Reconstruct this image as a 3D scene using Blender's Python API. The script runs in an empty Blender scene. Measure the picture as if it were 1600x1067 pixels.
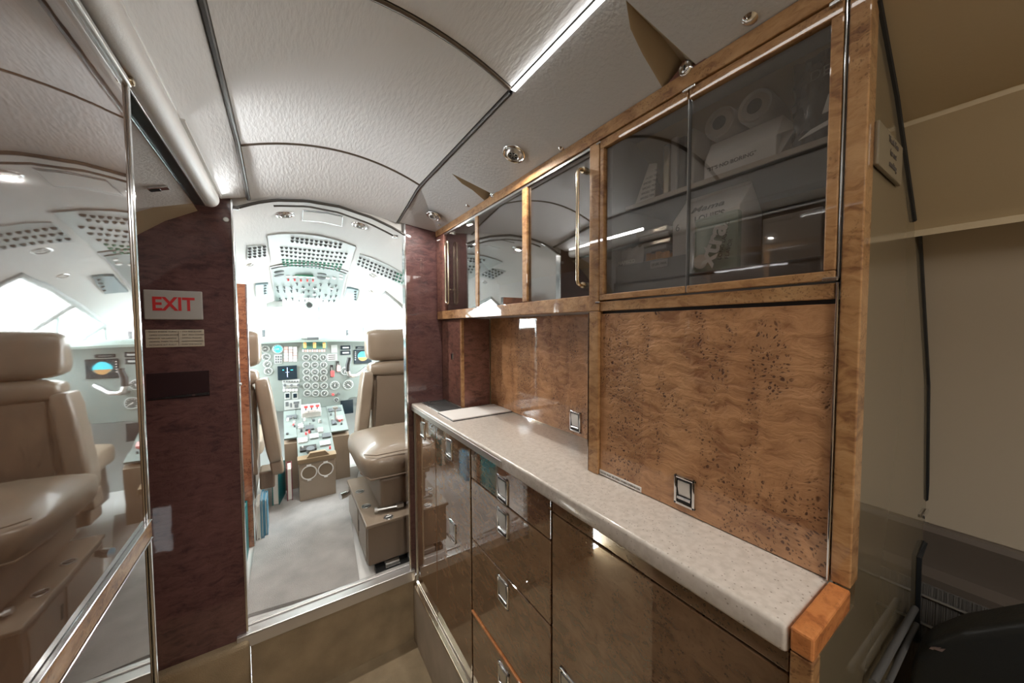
import bpy, bmesh, math, random
import numpy as np
from mathutils import Vector, Matrix
random.seed(7)
S = bpy.context.scene
COL = S.collection
CAMZ = 1.34
# ------------------------------------------------------------------ camera
F = 545.0
YAW, PIT, ROLL = math.radians(33.1), math.radians(2.4), math.radians(0.24)
fwd = Vector((math.sin(YAW)*math.cos(PIT), math.cos(YAW)*math.cos(PIT), -math.sin(PIT)))
rgt0 = Vector((math.cos(YAW), -math.sin(YAW), 0)); up0 = rgt0.cross(fwd)
rgt = rgt0*math.cos(ROLL) - up0*math.sin(ROLL); upv = rgt0*math.sin(ROLL) + up0*math.cos(ROLL)
cd = bpy.data.cameras.new('camera'); cam = bpy.data.objects.new('camera', cd); COL.objects.link(cam)
cd.sensor_fit = 'HORIZONTAL'; cd.sensor_width = 36; cd.lens = F/1600*36; cd.clip_start = 0.02; cd.clip_end = 500
m = Matrix.Identity(4)
for i in range(3):
    m[i][0] = rgt[i]; m[i][1] = upv[i]; m[i][2] = -fwd[i]
m[2][3] = CAMZ
cam.matrix_world = m
S.camera = cam
# ------------------------------------------------------------------ world, lights, exposure
W = bpy.data.worlds.new('world'); S.world = W; W.use_nodes = True
bg = W.node_tree.nodes['Background']; bg.inputs[0].default_value = (0.93, 0.98, 1.0, 1); bg.inputs[1].default_value = 15.0
S.view_settings.view_transform = 'Standard'; S.view_settings.look = 'None'
S.view_settings.exposure = 0.85; S.view_settings.gamma = 1.0
S.view_settings.use_curve_mapping = False
S.cycles.max_bounces = 10; S.cycles.diffuse_bounces = 5; S.cycles.glossy_bounces = 5
S.cycles.transparent_max_bounces = 12; S.cycles.sample_clamp_indirect = 6.0
S.cycles.caustics_reflective = False; S.cycles.caustics_refractive = False
def portal(center, sx, sy, normal):
    l = bpy.data.lights.new('window_portal', 'AREA'); l.shape = 'RECTANGLE'; l.size = sx; l.size_y = sy
    o = bpy.data.objects.new('window_portal', l); COL.objects.link(o); l.cycles.is_portal = True
    o.location = center; o.rotation_euler = Vector(normal).to_track_quat('-Z', 'Y').to_euler()
portal((0.155, 3.42, 1.42), 1.7, 0.75, (0, -1, -0.1))
portal((-0.78, 2.75, 1.36), 0.9, 0.5, (1, 0, 0))
portal((1.09, 2.75, 1.36), 0.9, 0.5, (-1, 0, 0))
def add_fill_light(name, loc, size, power, color):
    l = bpy.data.lights.new(name, 'AREA'); l.shape = 'RECTANGLE'; l.size, l.size_y = size; l.energy = power; l.color = color
    o = bpy.data.objects.new(name, l); COL.objects.link(o); o.location = loc
    return o
# added fill lights behind the camera, brightening the galley and right wall
AFT_FILL_LIGHTS = [add_fill_light('aft_fill_light', (0.15, -0.75, 1.84), (0.4, 0.5), 6.5, (1.0, 0.96, 0.90)),
               add_fill_light('aft_fill_light', (0.15, -1.9, 1.84), (0.4, 0.5), 11, (1.0, 0.97, 0.92))]

# ------------------------------------------------------------------ pixel helpers
def ray(u, v):
    return fwd + rgt*((u-800)/F) - upv*((v-533.5)/F)
def onX(u, v, X):
    d = ray(u, v); return d*(X/d.x) + Vector((0, 0, CAMZ))
def onY(u, v, Y):
    d = ray(u, v); return d*(Y/d.y) + Vector((0, 0, CAMZ))
def onZ(u, v, Z):
    d = ray(u, v); return d*((Z-CAMZ)/d.z) + Vector((0, 0, CAMZ))
def onP(u, v, p0, n):
    d = ray(u, v); c = Vector((0, 0, CAMZ)); return c + d*((Vector(p0)-c).dot(n)/d.dot(n))

# ------------------------------------------------------------------ materials
def new_mat(name):
    mt = bpy.data.materials.new(name); mt.use_nodes = True
    nt = mt.node_tree; b = nt.nodes['Principled BSDF']
    return mt, nt, b
def P(name, col, rough=0.5, metal=0.0, coat=0.0, emit=None, es=0.0, bump=None, var=0.0, spec=0.5, coat_ior=1.5):
    """plain procedural material: slight tone noise + optional fine bump (scale, strength)"""
    mt, nt, b = new_mat(name); N, L = nt.nodes, nt.links
    b.inputs['Roughness'].default_value = rough; b.inputs['Metallic'].default_value = metal
    b.inputs['Coat Weight'].default_value = coat; b.inputs['Coat Roughness'].default_value = 0.04; b.inputs['Coat IOR'].default_value = coat_ior
    b.inputs['Specular IOR Level'].default_value = spec
    b.inputs['Base Color'].default_value = (*col, 1)
    if var > 0:
        tc = N.new('ShaderNodeTexCoord'); n = N.new('ShaderNodeTexNoise'); n.inputs['Scale'].default_value = 9; n.inputs['Detail'].default_value = 6
        r = N.new('ShaderNodeValToRGB'); c0 = [max(0, c*(1-var)) for c in col]; c1 = [min(1, c*(1+var)) for c in col]
        r.color_ramp.elements[0].position = .3; r.color_ramp.elements[1].position = .7
        r.color_ramp.elements[0].color = (*c0, 1); r.color_ramp.elements[1].color = (*c1, 1)
        L.new(tc.outputs['Object'], n.inputs['Vector']); L.new(n.outputs['Fac'], r.inputs['Fac']); L.new(r.outputs['Color'], b.inputs['Base Color'])
    if bump:
        tc = N.new('ShaderNodeTexCoord'); n = N.new('ShaderNodeTexNoise'); n.inputs['Scale'].default_value = bump[0]; n.inputs['Detail'].default_value = 4
        bp = N.new('ShaderNodeBump'); bp.inputs['Strength'].default_value = bump[1]; bp.inputs['Distance'].default_value = 0.004
        if len(bump) > 2:
            mp = N.new('ShaderNodeMapping'); mp.inputs['Scale'].default_value = bump[2]; L.new(tc.outputs['Object'], mp.inputs['Vector']); L.new(mp.outputs['Vector'], n.inputs['Vector'])
        else:
            L.new(tc.outputs['Object'], n.inputs['Vector'])
        L.new(n.outputs['Fac'], bp.inputs['Height']); L.new(bp.outputs['Normal'], b.inputs['Normal'])
    if emit:
        b.inputs['Emission Color'].default_value = (*emit, 1); b.inputs['Emission Strength'].default_value = es
    return mt
def burl(name, light, mid, dark, coat_ior=1.6, ripple=1.0, speck=1.0, scale=1.0, wobble=.03, basespec=.3):
    """figured bird's eye veneer under clear lacquer"""
    mt, nt, b = new_mat(name); N, L = nt.nodes, nt.links
    def nz(vec, sc, det=4, dist=0.0, rough=.55):
        n = N.new('ShaderNodeTexNoise'); n.inputs['Scale'].default_value = sc; n.inputs['Detail'].default_value = det; n.inputs['Distortion'].default_value = dist; n.inputs['Roughness'].default_value = rough
        L.new(vec, n.inputs['Vector']); return n
    def mapr(v, a, c, lo=0.0, hi=1.0):
        r = N.new('ShaderNodeMapRange'); r.interpolation_type = 'SMOOTHSTEP'
        for k, x in (('From Min', a), ('From Max', c), ('To Min', lo), ('To Max', hi)): r.inputs[k].default_value = x
        L.new(v, r.inputs['Value']); return r.outputs[0]
    def math_(op, a, c):
        m_ = N.new('ShaderNodeMath'); m_.operation = op
        for k, x in ((0, a), (1, c)):
            if isinstance(x, (int, float)): m_.inputs[k].default_value = x
            else: L.new(x, m_.inputs[k])
        return m_.outputs[0]
    def mapping(vec, sc, loc=(0, 0, 0)):
        m_ = N.new('ShaderNodeMapping'); m_.inputs['Scale'].default_value = sc; m_.inputs['Location'].default_value = loc; L.new(vec, m_.inputs['Vector']); return m_.outputs[0]
    tc = N.new('ShaderNodeTexCoord').outputs['Object']
    # warped coordinates
    w = nz(tc, 16*scale, 3); vm = N.new('ShaderNodeVectorMath'); vm.operation = 'MULTIPLY_ADD'; vm.inputs[1].default_value = (.045/scale,)*3
    L.new(w.outputs['Color'], vm.inputs[0]); L.new(tc, vm.inputs[2]); wc = vm.outputs[0]
    big = nz(tc, 5*scale, 4, 1.0).outputs['Fac']
    rip = nz(mapping(wc, (20*scale, 20*scale, 62*scale)), 1.0, 5, .6, .6).outputs['Fac']
    fac = math_('ADD', math_('MULTIPLY', big, .42), math_('MULTIPLY', rip, .58))
    r = N.new('ShaderNodeValToRGB'); e = r.color_ramp.elements
    e[0].position = .37; e[0].color = (*dark, 1); e[1].position = .62; e[1].color = (*light, 1); k = e.new(.48); k.color = (*mid, 1)
    L.new(fac, r.inputs['Fac'])
    # eyes in vertical drifts
    drift = nz(mapping(tc, (15*scale, 15*scale, 5.5*scale), (3.1, 1.7, .4)), 1.0, 5, .5, .6).outputs['Fac']
    mask = mapr(drift, .44, .55)
    def eyes(sc, a, c):
        vo = N.new('ShaderNodeTexVoronoi'); vo.inputs['Scale'].default_value = sc*scale; vo.inputs['Randomness'].default_value = 1; L.new(wc, vo.inputs['Vector'])
        d_ = mapr(vo.outputs['Distance'], a, c, 1, 0); ring = mapr(vo.outputs['Distance'], 0.02, a, .45, 1); return math_('MULTIPLY', d_, ring)
    ey = math_('MAXIMUM', eyes(120, .15, .36), math_('MULTIPLY', eyes(200, .16, .38), .85))
    amt = math_('MULTIPLY', math_('MULTIPLY', ey, mask), .95*speck)
    shade = math_('MULTIPLY', mapr(drift, .42, .62), .22*speck)
    amt = math_('MAXIMUM', amt, shade)
    mc = N.new('ShaderNodeMix'); mc.data_type = 'RGBA'; mc.inputs[7].default_value = (dark[0]*.30, dark[1]*.26, dark[2]*.26, 1)
    L.new(amt, mc.inputs[0]); L.new(r.outputs['Color'], mc.inputs[6]); L.new(mc.outputs[2], b.inputs['Base Color'])
    b.inputs['Roughness'].default_value = .5; b.inputs['Specular IOR Level'].default_value = basespec; b.inputs['Coat Weight'].default_value = 1; b.inputs['Coat Roughness'].default_value = .025; b.inputs['Coat IOR'].default_value = coat_ior
    if ripple:
        bp = N.new('ShaderNodeBump'); bp.inputs['Strength'].default_value = .32*ripple; bp.inputs['Distance'].default_value = .010
        L.new(math_('SUBTRACT', rip, math_('MULTIPLY', amt, .4)), bp.inputs['Height']); L.new(bp.outputs['Normal'], b.inputs['Normal'])
    n3 = nz(tc, 22, 1); b2 = N.new('ShaderNodeBump'); b2.inputs['Strength'].default_value = wobble; b2.inputs['Distance'].default_value = .004
    L.new(n3.outputs['Fac'], b2.inputs['Height']); L.new(b2.outputs['Normal'], b.inputs['Coat Normal'])
    return mt
def glassmat(name, tint, ior=1.6):
    mt = bpy.data.materials.new(name); mt.use_nodes = True; nt = mt.node_tree; N, L = nt.nodes, nt.links
    N.remove(N['Principled BSDF']); out = N['Material Output']
    t = N.new('ShaderNodeBsdfTransparent'); t.inputs[0].default_value = (*tint, 1)
    g = N.new('ShaderNodeBsdfGlossy'); g.inputs['Roughness'].default_value = 0.0
    f = N.new('ShaderNodeFresnel'); f.inputs['IOR'].default_value = ior
    ge = N.new('ShaderNodeNewGeometry'); mi_ = N.new('ShaderNodeMix'); mi_.inputs[2].default_value = ior; mi_.inputs[3].default_value = 1/ior   # same reflectance from either side
    L.new(ge.outputs['Backfacing'], mi_.inputs[0]); L.new(mi_.outputs[0], f.inputs['IOR'])
    mx = N.new('ShaderNodeMixShader'); L.new(f.outputs[0], mx.inputs[0]); L.new(t.outputs[0], mx.inputs[1]); L.new(g.outputs[0], mx.inputs[2]); L.new(mx.outputs[0], out.inputs[0])
    return mt
def speckle(name, base, spk):
    mt, nt, b = new_mat(name); N, L = nt.nodes, nt.links
    tc = N.new('ShaderNodeTexCoord'); vo = N.new('ShaderNodeTexVoronoi'); vo.inputs['Scale'].default_value = 150; L.new(tc.outputs['Object'], vo.inputs['Vector'])
    n = N.new('ShaderNodeTexNoise'); n.inputs['Scale'].default_value = 90; n.inputs['Detail'].default_value = 3; L.new(tc.outputs['Object'], n.inputs['Vector'])
    r = N.new('ShaderNodeValToRGB'); e = r.color_ramp.elements; e[0].position = .1; e[0].color = (*spk, 1); e[1].position = .2; e[1].color = (*base, 1)
    L.new(vo.outputs['Distance'], r.inputs['Fac'])
    mx = N.new('ShaderNodeMix'); mx.data_type = 'RGBA'; mx.blend_type = 'MULTIPLY'; mx.inputs[0].default_value = .5
    r2 = N.new('ShaderNodeValToRGB'); r2.color_ramp.elements[0].position = .35; r2.color_ramp.elements[0].color = (.72, .7, .67, 1); r2.color_ramp.elements[1].position = .6
    L.new(n.outputs['Fac'], r2.inputs['Fac']); L.new(r.outputs['Color'], mx.inputs[6]); L.new(r2.outputs['Color'], mx.inputs[7]); L.new(mx.outputs[2], b.inputs['Base Color'])
    b.inputs['Roughness'].default_value = .28; b.inputs['Coat Weight'].default_value = .6; b.inputs['Coat Roughness'].default_value = .12
    return mt

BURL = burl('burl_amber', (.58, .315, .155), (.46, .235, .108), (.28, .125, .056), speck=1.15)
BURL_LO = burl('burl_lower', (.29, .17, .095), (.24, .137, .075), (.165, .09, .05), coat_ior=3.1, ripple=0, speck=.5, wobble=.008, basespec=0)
BURL_DK = burl('burl_shaded', (.155, .072, .066), (.115, .05, .048), (.06, .026, .027), coat_ior=1.6, ripple=.6, speck=.45, scale=1.2)  # same burl, with the bulkhead's shadow and reflected tint in the colour
BURL_DK2 = burl('burl_mahogany_galley', (.24, .105, .08), (.18, .075, .055), (.09, .036, .028), coat_ior=1.6, ripple=.6, speck=.45, scale=1.2)
BURL_MIR = burl('burl_high_gloss', (.15, .085, .048), (.11, .058, .032), (.05, .026, .015), coat_ior=3.0, ripple=0.0, speck=.5, scale=.6, wobble=.012, basespec=0)
WOOD = burl('wood_edge', (.50, .29, .13), (.40, .21, .085), (.22, .10, .04), coat_ior=1.5, ripple=.4, speck=.6, scale=1.3)
WOOD_O = burl('wood_end_grain', (.66, .27, .09), (.55, .20, .06), (.32, .10, .03), coat_ior=1.5, ripple=.3, speck=.5, scale=1.6)
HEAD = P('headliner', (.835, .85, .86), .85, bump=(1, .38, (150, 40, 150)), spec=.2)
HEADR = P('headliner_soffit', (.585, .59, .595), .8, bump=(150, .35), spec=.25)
VINYL = P('white_vinyl', (.68, .67, .65), .45, bump=(260, .08))
TAN = P('tan_laminate', (.42, .34, .23), .5)
SEAM = P('dark_seam', (.10, .095, .09), .35, metal=.6)
CARPET = P('carpet_tan', (.38, .295, .19), .95, bump=(420, .9), var=.22, spec=.1)
CARPET_W = P('carpet_grey', (.46, .44, .42), .95, bump=(300, 1.0), var=.14, spec=.1)
KICK = P('kick_carpet', (.45, .39, .32), .9, bump=(500, .6), var=.1, spec=.15)
CHROME = P('chrome', (.80, .81, .82), .12, metal=1)
SATIN = P('satin_steel', (.62, .62, .61), .32, metal=1)
ALU = P('aluminium_sill', (.72, .70, .69), .38, metal=.8, var=.06)
BRASS = P('nickel_gold', (.72, .62, .46), .22, metal=1)
COUNTER = speckle('counter_stone', (.66, .60, .54), (.34, .29, .24))
BLACK = P('black_plastic', (.012, .013, .014), .4)
DARK = P('dark_recess', (.02, .018, .017), .6)
GLASS = glassmat('smoked_glass', (.85, .845, .84), 2.2)
GLASS_S = glassmat('smoked_glass_sliding', (.74, .73, .72), 3.8)
GLASSW = glassmat('cockpit_glass', (.93, .96, .96), 1.3)
LEATHER = P('tan_leather', (.29, .225, .165), .34, bump=(180, .12), var=.06, coat=.25)
LEATHER_S = P('seat_shell_tan', (.24, .18, .13), .45, bump=(220, .1))
LEATHER_B = P('black_leather', (.010, .012, .013), .42, bump=(200, .12))
PANEL = P('panel_grey_green', (.185, .22, .205), .5)
PANEL_L = P('panel_pale', (.40, .43, .42), .5)
CREAM = P('cockpit_liner', (.60, .595, .58), .7, bump=(1, .12, (120, 20, 120)))
WHITE = P('white_plastic', (.80, .79, .77), .4)
BOARD = P('white_board', (.80, .78, .75), .35)
SIGNW = P('sign_plate', (.44, .43, .41), .4)
RED = P('sign_red', (.62, .03, .035), .5)
INK = P('print_ink', (.10, .085, .075), .6)
TEAL = P('teal_cover', (.02, .20, .21), .4)
BLUE = P('blue_cover', (.12, .32, .45), .4)
PAPER = P('paper', (.82, .80, .74), .8)
AMBER = P('amber_handle', (.85, .42, .14), .4)
PINK = P('pink_legend', (.80, .42, .40), .5)
REDK = P('red_knob', (.75, .10, .10), .4)
GREENB = P('green_collar', (.10, .34, .22), .5)
SCREEN = P('display_dark', (.012, .022, .030), .15)
SKYB = P('display_sky', (.05, .45, .55), .3, emit=(.05, .6, .75), es=.6)
EARTH = P('display_earth', (.35, .20, .08), .3, emit=(.4, .22, .08), es=.4)
DIAL = P('dial_black', (.05, .055, .055), .35)
DIALR = P('dial_ring', (.36, .39, .375), .35)
NEEDLE = P('needle_white', (.85, .86, .84), .5)
LIGHT = P('cove_lens', (1, .97, .92), .4, emit=(1.0, .98, .95), es=5.0)
SIDE = P('sidewall_tan', (.50, .40, .255), .42, bump=(300, .05))
SIDE_LO = P('sidewall_taupe', (.42, .355, .27), .6, bump=(300, .05))
BAND = P('ledge_brown', (.10, .08, .065), .35)
ENDP = P('end_panel_gloss', (.15, .118, .07), .4, coat=1, coat_ior=2.6)
FABRIC = P('striped_fabric', (.10, .09, .08), .85, bump=(1, .9, (500, 500, 6)))
BREAK = P('breaker_dark', (.10, .11, .115), .5)
BREAKG = P('breaker_green', (.08, .27, .19), .5)
CARTON = P('carton_white', (.86, .84, .80), .6)
CARTON_S = P('carton_shade', (.74, .70, .63), .6)
POUCH = P('pouch_grey', (.42, .50, .42), .35)
SNACK = P('snack_orange', (.60, .30, .10), .5, var=.5)
BAGB = P('black_bag', (.02, .02, .022), .22, bump=(30, .8))
CLEARP = P('clear_wrap', (.55, .53, .50), .15, bump=(40, .8))
CANS = P('roll_white', (.55, .53, .50), .6)
CABIN_IN = P('cabinet_inside', (.34, .33, .32), .6)

# ------------------------------------------------------------------ mesh builder
ORG = {}
class B:
    def __init__(s):
        s.bm = bmesh.new(); s.M = None
    def _add(s, t, mi, M=None):
        for f in t.faces: f.material_index = mi
        if M is not None: t.transform(M)
        me = bpy.data.meshes.new('t'); t.to_mesh(me); t.free(); s.bm.from_mesh(me); bpy.data.meshes.remove(me); return s
    def box(s, x0, x1, y0, y1, z0, z1, mi=0, bev=0.0, seg=2, M=None):
        t = bmesh.new(); bmesh.ops.create_cube(t, size=1)
        for v in t.verts:
            v.co = Vector(((x0+x1)/2+v.co.x*(x1-x0), (y0+y1)/2+v.co.y*(y1-y0), (z0+z1)/2+v.co.z*(z1-z0)))
        if bev > 0: bmesh.ops.bevel(t, geom=t.edges[:], offset=bev, segments=seg, affect='EDGES', profile=.5)
        return s._add(t, mi, M)
    def poly(s, pts, vec, mi=0, bev=0.0, seg=2):
        """prism: polygon pts extruded by vec"""
        t = bmesh.new(); a = [t.verts.new(p) for p in pts]; b = [t.verts.new(Vector(p)+Vector(vec)) for p in pts]; n = len(pts)
        t.faces.new(a); t.faces.new(b[::-1])
        for i in range(n): t.faces.new((a[(i+1) % n], a[i], b[i], b[(i+1) % n]))
        bmesh.ops.recalc_face_normals(t, faces=t.faces[:])
        if bev > 0: bmesh.ops.bevel(t, geom=t.edges[:], offset=bev, segments=seg, affect='EDGES', profile=.5)
        return s._add(t, mi)
    def cyl(s, p0, p1, r, seg=16, mi=0, r1=None, cap=True):
        p0, p1 = Vector(p0), Vector(p1); d = p1-p0; t = bmesh.new()
        bmesh.ops.create_cone(t, cap_ends=cap, segments=seg, radius1=r, radius2=r if r1 is None else r1, depth=d.length)
        return s._add(t, mi, Matrix.Translation((p0+p1)/2) @ d.to_track_quat('Z', 'Y').to_matrix().to_4x4())
    def ring(s, c, n, R, r, seg=24, ms=8, mi=0, sx=1.0):
        c = Vector(c); q = Vector(n).to_track_quat('Z', 'Y').to_matrix().to_4x4(); t = bmesh.new(); V = []
        for i in range(seg):
            a = 2*math.pi*i/seg
            V.append([t.verts.new(((R+r*math.cos(b))*math.cos(a)*sx, (R+r*math.cos(b))*math.sin(a), r*math.sin(b))) for b in [2*math.pi*j/ms for j in range(ms)]])
        for i in range(seg):
            for j in range(ms):
                t.faces.new((V[i][j], V[(i+1) % seg][j], V[(i+1) % seg][(j+1) % ms], V[i][(j+1) % ms]))
        return s._add(t, mi, Matrix.Translation(c) @ q)
    def lathe(s, c, n, prof, seg=24, mi=0):
        """profile [(r, h)] revolved around n at c"""
        q = Vector(n).to_track_quat('Z', 'Y').to_matrix().to_4x4(); t = bmesh.new(); V = []
        for i in range(seg):
            a = 2*math.pi*i/seg; V.append([t.verts.new((r*math.cos(a), r*math.sin(a), h)) for r, h in prof])
        for i in range(seg):
            for j in range(len(prof)-1):
                t.faces.new((V[i][j], V[(i+1) % seg][j], V[(i+1) % seg][j+1], V[i][j+1]))
        bmesh.ops.remove_doubles(t, verts=t.verts[:], dist=1e-6); bmesh.ops.recalc_face_normals(t, faces=t.faces[:])
        return s._add(t, mi, Matrix.Translation(Vector(c)) @ q)
    def tube(s, pts, r, seg=8, mi=0, closed=False):
        pts = [Vector(p) for p in pts]; n = len(pts); t = bmesh.new(); V = []
        prev = None
        for i in range(n):
            if closed: d = pts[(i+1) % n]-pts[i-1]
            else: d = pts[min(i+1, n-1)]-pts[max(i-1, 0)]
            d.normalize()
            if prev is None: a = d.orthogonal().normalized()
            else:
                a = prev - d*prev.dot(d); a.normalize()
            prev = a; b = d.cross(a)
            V.append([t.verts.new(pts[i]+(a*math.cos(k)+b*math.sin(k))*r) for k in [2*math.pi*j/seg for j in range(seg)]])
        for i in range(n if closed else n-1):
            for j in range(seg):
                t.faces.new((V[i][j], V[i][(j+1) % seg], V[(i+1) % n][(j+1) % seg], V[(i+1) % n][j]))
        if not closed:
            t.faces.new(V[0][::-1]); t.faces.new(V[-1])
        bmesh.ops.recalc_face_normals(t, faces=t.faces[:])
        return s._add(t, mi)
    def grid(s, rows, mi=0, thick=0.0, vec=None, skip=None):
        """rows: list of lists of points; optional solid thickness along vec"""
        t = bmesh.new(); V = [[t.verts.new(p) for p in r] for r in rows]
        for i in range(len(V)-1):
            for j in range(len(V[0])-1):
                if skip and skip(i, j): continue
                t.faces.new((V[i][j], V[i+1][j], V[i+1][j+1], V[i][j+1]))
        loose = [v for v in t.verts if not v.link_faces]
        bmesh.ops.delete(t, geom=loose, context='VERTS')
        if thick: bmesh.ops.solidify(t, geom=t.faces[:], thickness=thick)
        bmesh.ops.recalc_face_normals(t, faces=t.faces[:])
        return s._add(t, mi)
    def obj(s, name, mats, parent=None, smooth=None, org=None):
        if s.M is not None: s.bm.transform(s.M)
        me = bpy.data.meshes.new(name); s.bm.to_mesh(me); s.bm.free()
        n = len(me.vertices); co = np.empty(n*3, 'f'); me.vertices.foreach_get('co', co); co = co.reshape(-1, 3)
        if org is None:
            lo, hi = co.min(0), co.max(0); org = Vector(((lo[0]+hi[0])/2, (lo[1]+hi[1])/2, lo[2]))
        org = Vector(org)
        co -= np.array(org, 'f'); me.vertices.foreach_set('co', co.reshape(-1)); me.update()
        if not isinstance(mats, (list, tuple)): mats = [mats]
        for x in mats: me.materials.append(x)
        if smooth is not None:
            me.shade_smooth(); me.set_sharp_from_angle(angle=math.radians(smooth))
        o = bpy.data.objects.new(name, me); COL.objects.link(o)
        if parent is not None:
            o.parent = parent; o.location = org - ORG[parent.name]
        else: o.location = org
        ORG[o.name] = org
        return o
def tag(o, label=None, cat=None, group=None, kind=None):
    if label: o['label'] = label
    if cat: o['category'] = cat
    if group: o['group'] = group
    if kind: o['kind'] = kind
    return o
def thing(name, loc, label, cat, group=None, kind=None):
    o = bpy.data.objects.new(name, None); COL.objects.link(o); o.location = loc; o.empty_display_size = .05; ORG[o.name] = Vector(loc)
    return tag(o, label, cat, group, kind)
def struct(name, loc):
    o = bpy.data.objects.new(name, None); COL.objects.link(o); o.location = loc; ORG[o.name] = Vector(loc); o['kind'] = 'structure'; return o
def text(body, name, loc, xdir, ydir, size, mat, parent, bold=0.0, align='LEFT', width=None):
    cu = bpy.data.curves.new(name, 'FONT'); cu.body = body; cu.size = size; cu.extrude = .00025; cu.offset = bold; cu.align_x = align; cu.align_y = 'CENTER'
    o = bpy.data.objects.new('tmp', cu); COL.objects.link(o)
    bpy.context.view_layer.update()
    me = bpy.data.meshes.new_from_object(o.evaluated_get(bpy.context.evaluated_depsgraph_get())); bpy.data.objects.remove(o)
    x, y = Vector(xdir).normalized(), Vector(ydir).normalized(); z = x.cross(y)
    sx = 1.0
    if width:
        xs = [v.co.x for v in me.vertices]; sx = width/(max(xs)-min(xs))
    M = Matrix(((x.x*sx, y.x, z.x, 0), (x.y*sx, y.y, z.y, 0), (x.z*sx, y.z, z.z, 0), (0, 0, 0, 1)))
    M.translation = Vector(loc)
    b = B(); b.bm.from_mesh(me); bpy.data.meshes.remove(me); b.bm.transform(M)
    for f in b.bm.faces: f.material_index = 0
    return b.obj(name, mat, parent)
# ================================================================== THE SHELL
YB = 1.45          # bulkhead plane (aft face)
XC = .155          # aircraft centre line
ZCF = .30          # cockpit floor
# hull section: (dx from centre line, drop from apex)
PROF = [(0, 0), (.08, .006), (.16, .022), (.25, .052), (.34, .098), (.43, .158), (.52, .232), (.60, .315), (.68, .42), (.75, .54), (.81, .68), (.85, .82), (.87, 1.0), (.86, 1.2), (.82, 1.4), (.77, 1.55)]
def drop(dx):
    return float(np.interp(abs(dx), [p[0] for p in PROF[:13]], [p[1] for p in PROF[:13]]))
def apex(Y):
    return float(np.interp(Y, [1.45, 1.9, 2.3, 2.6, 2.85, 3.05, 3.2], [1.800, 1.792, 1.755, 1.70, 1.63, 1.565, 1.53]))
def surf(dx, Y, off=0.0):
    return Vector((XC+dx, Y, apex(Y)-drop(dx)-off))
def snorm(dx, Y):
    a = surf(dx+.01, Y)-surf(dx-.01, Y); b = surf(dx, Y+.02)-surf(dx, Y-.02); n = a.cross(b); n.normalize()
    return n if n.z < 0 else -n        # towards the cockpit
def hit(u, v):
    d = ray(u, v); c = Vector((0, 0, CAMZ)); t = 1.4/d.y
    while t*d.y < 3.4:
        p = c+d*t
        if p.z > apex(p.y)-drop(p.x-XC): return p.x-XC, p.y
        t += .002
    return p.x-XC, p.y

# --- floors
b = B(); b.box(-1.0, 1.2, -2.6, YB, -.04, 0); tag(b.obj('floor', CARPET), kind='structure')
b = B(); b.box(-.75, 1.06, YB+.012, 3.3, ZCF-.03, ZCF-.012); fc = tag(b.obj('floor_cockpit', WHITE), kind='structure')
cp = [onZ(382, 962, ZCF), onZ(562, 909, ZCF), onZ(553, 845, ZCF), onZ(549, 815, ZCF), Vector((.29, 2.2, ZCF)), Vector((.45, 2.8, ZCF)), Vector((-.16, 2.8, ZCF)), onZ(415, 775, ZCF), onZ(400, 838, ZCF)]
b = B(); b.poly([Vector((p.x, p.y, ZCF-.012)) for p in cp], (0, 0, .014)); b.obj('carpet', CARPET_W, fc)
# --- step riser and nosing
st = struct('wall_step', (.15, YB, 0))
b = B(); b.box(-.125, .45, YB-.004, YB+.03, 0, ZCF-.03); b.obj('riser', CARPET, st)
b = B(); b.box(-.6, -.127, YB-.03, YB+.03, 0, .291, bev=.012); b.obj('carpet_riser_side', CARPET, st)
b = B(); b.box(-.16, .44, YB-.012, YB-.004, .262, .306, bev=.002); b.box(-.16, .44, YB-.012, YB+.028, .300, .307, bev=.002)
b.box(-.14, .44, YB+.03, YB+.036, .292, .312, bev=.001); b.box(-.14, .44, YB+.046, YB+.058, .288, .306, bev=.001)
tag(b.obj('trim_1', ALU), kind='structure')
b = B(); b.box(-.14, .44, YB+.028, YB+.06, .285, .296); b.obj('sill_track', SEAM, st)

# --- cabin ceiling, centre arch: three panels between the seams
XLs, XRs = -.088, .397
def archz(X, Y):
    t = (X-XC)/.2425; base = float(np.interp(Y, [-3, 1.18, 1.45], [1.815, 1.815, 1.763])); rise = float(np.interp(Y, [-3, 1.18, 1.45], [.058, .050, .030]))
    return base + rise*(1-t*t)
ce = struct('ceiling', (XC, 0, 1.8))
def arch_panel(y0, y1, name):
    xs = np.linspace(XLs+.006, XRs-.006, 25); ys = np.linspace(y0, y1, 8)
    b = B(); b.grid([[(x, y, archz(x, y)) for x in xs] for y in ys])
    b.grid([[(x, y, archz(x, y)+.012) for x in xs] for y in ys])
    for y in (y0, y1): b.grid([[(x, y, archz(x, y)+k) for x in xs] for k in (0, .012)])
    for x in (xs[0], xs[-1]): b.grid([[(x, y, archz(x, y)+k) for y in ys] for k in (0, .012)])
    b.obj(name, HEAD, ce, smooth=40)
arch_panel(-2.6, .598, 'ceiling_panel'); arch_panel(.612, 1.161, 'ceiling_panel'); arch_panel(1.171, 1.46, 'ceiling_panel')
b = B()
for y in (.605, 1.166):
    b.grid([[(x, y-.012, archz(x, y)+.006) for x in np.linspace(XLs, XRs, 25)], [(x, y+.012, archz(x, y)+.006) for x in np.linspace(XLs, XRs, 25)]])
b.obj('seam_strip', SEAM, ce, smooth=40)
for y in (.605, 1.166):
    b = B(); b.tube([(x, y, archz(x, y)+.001) for x in np.linspace(XLs+.004, XRs-.004, 25)], .0048, 8); b.obj('seam_bead', P('seam_bead', (.16, .135, .115), .3, metal=.6), ce, smooth=60)
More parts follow.
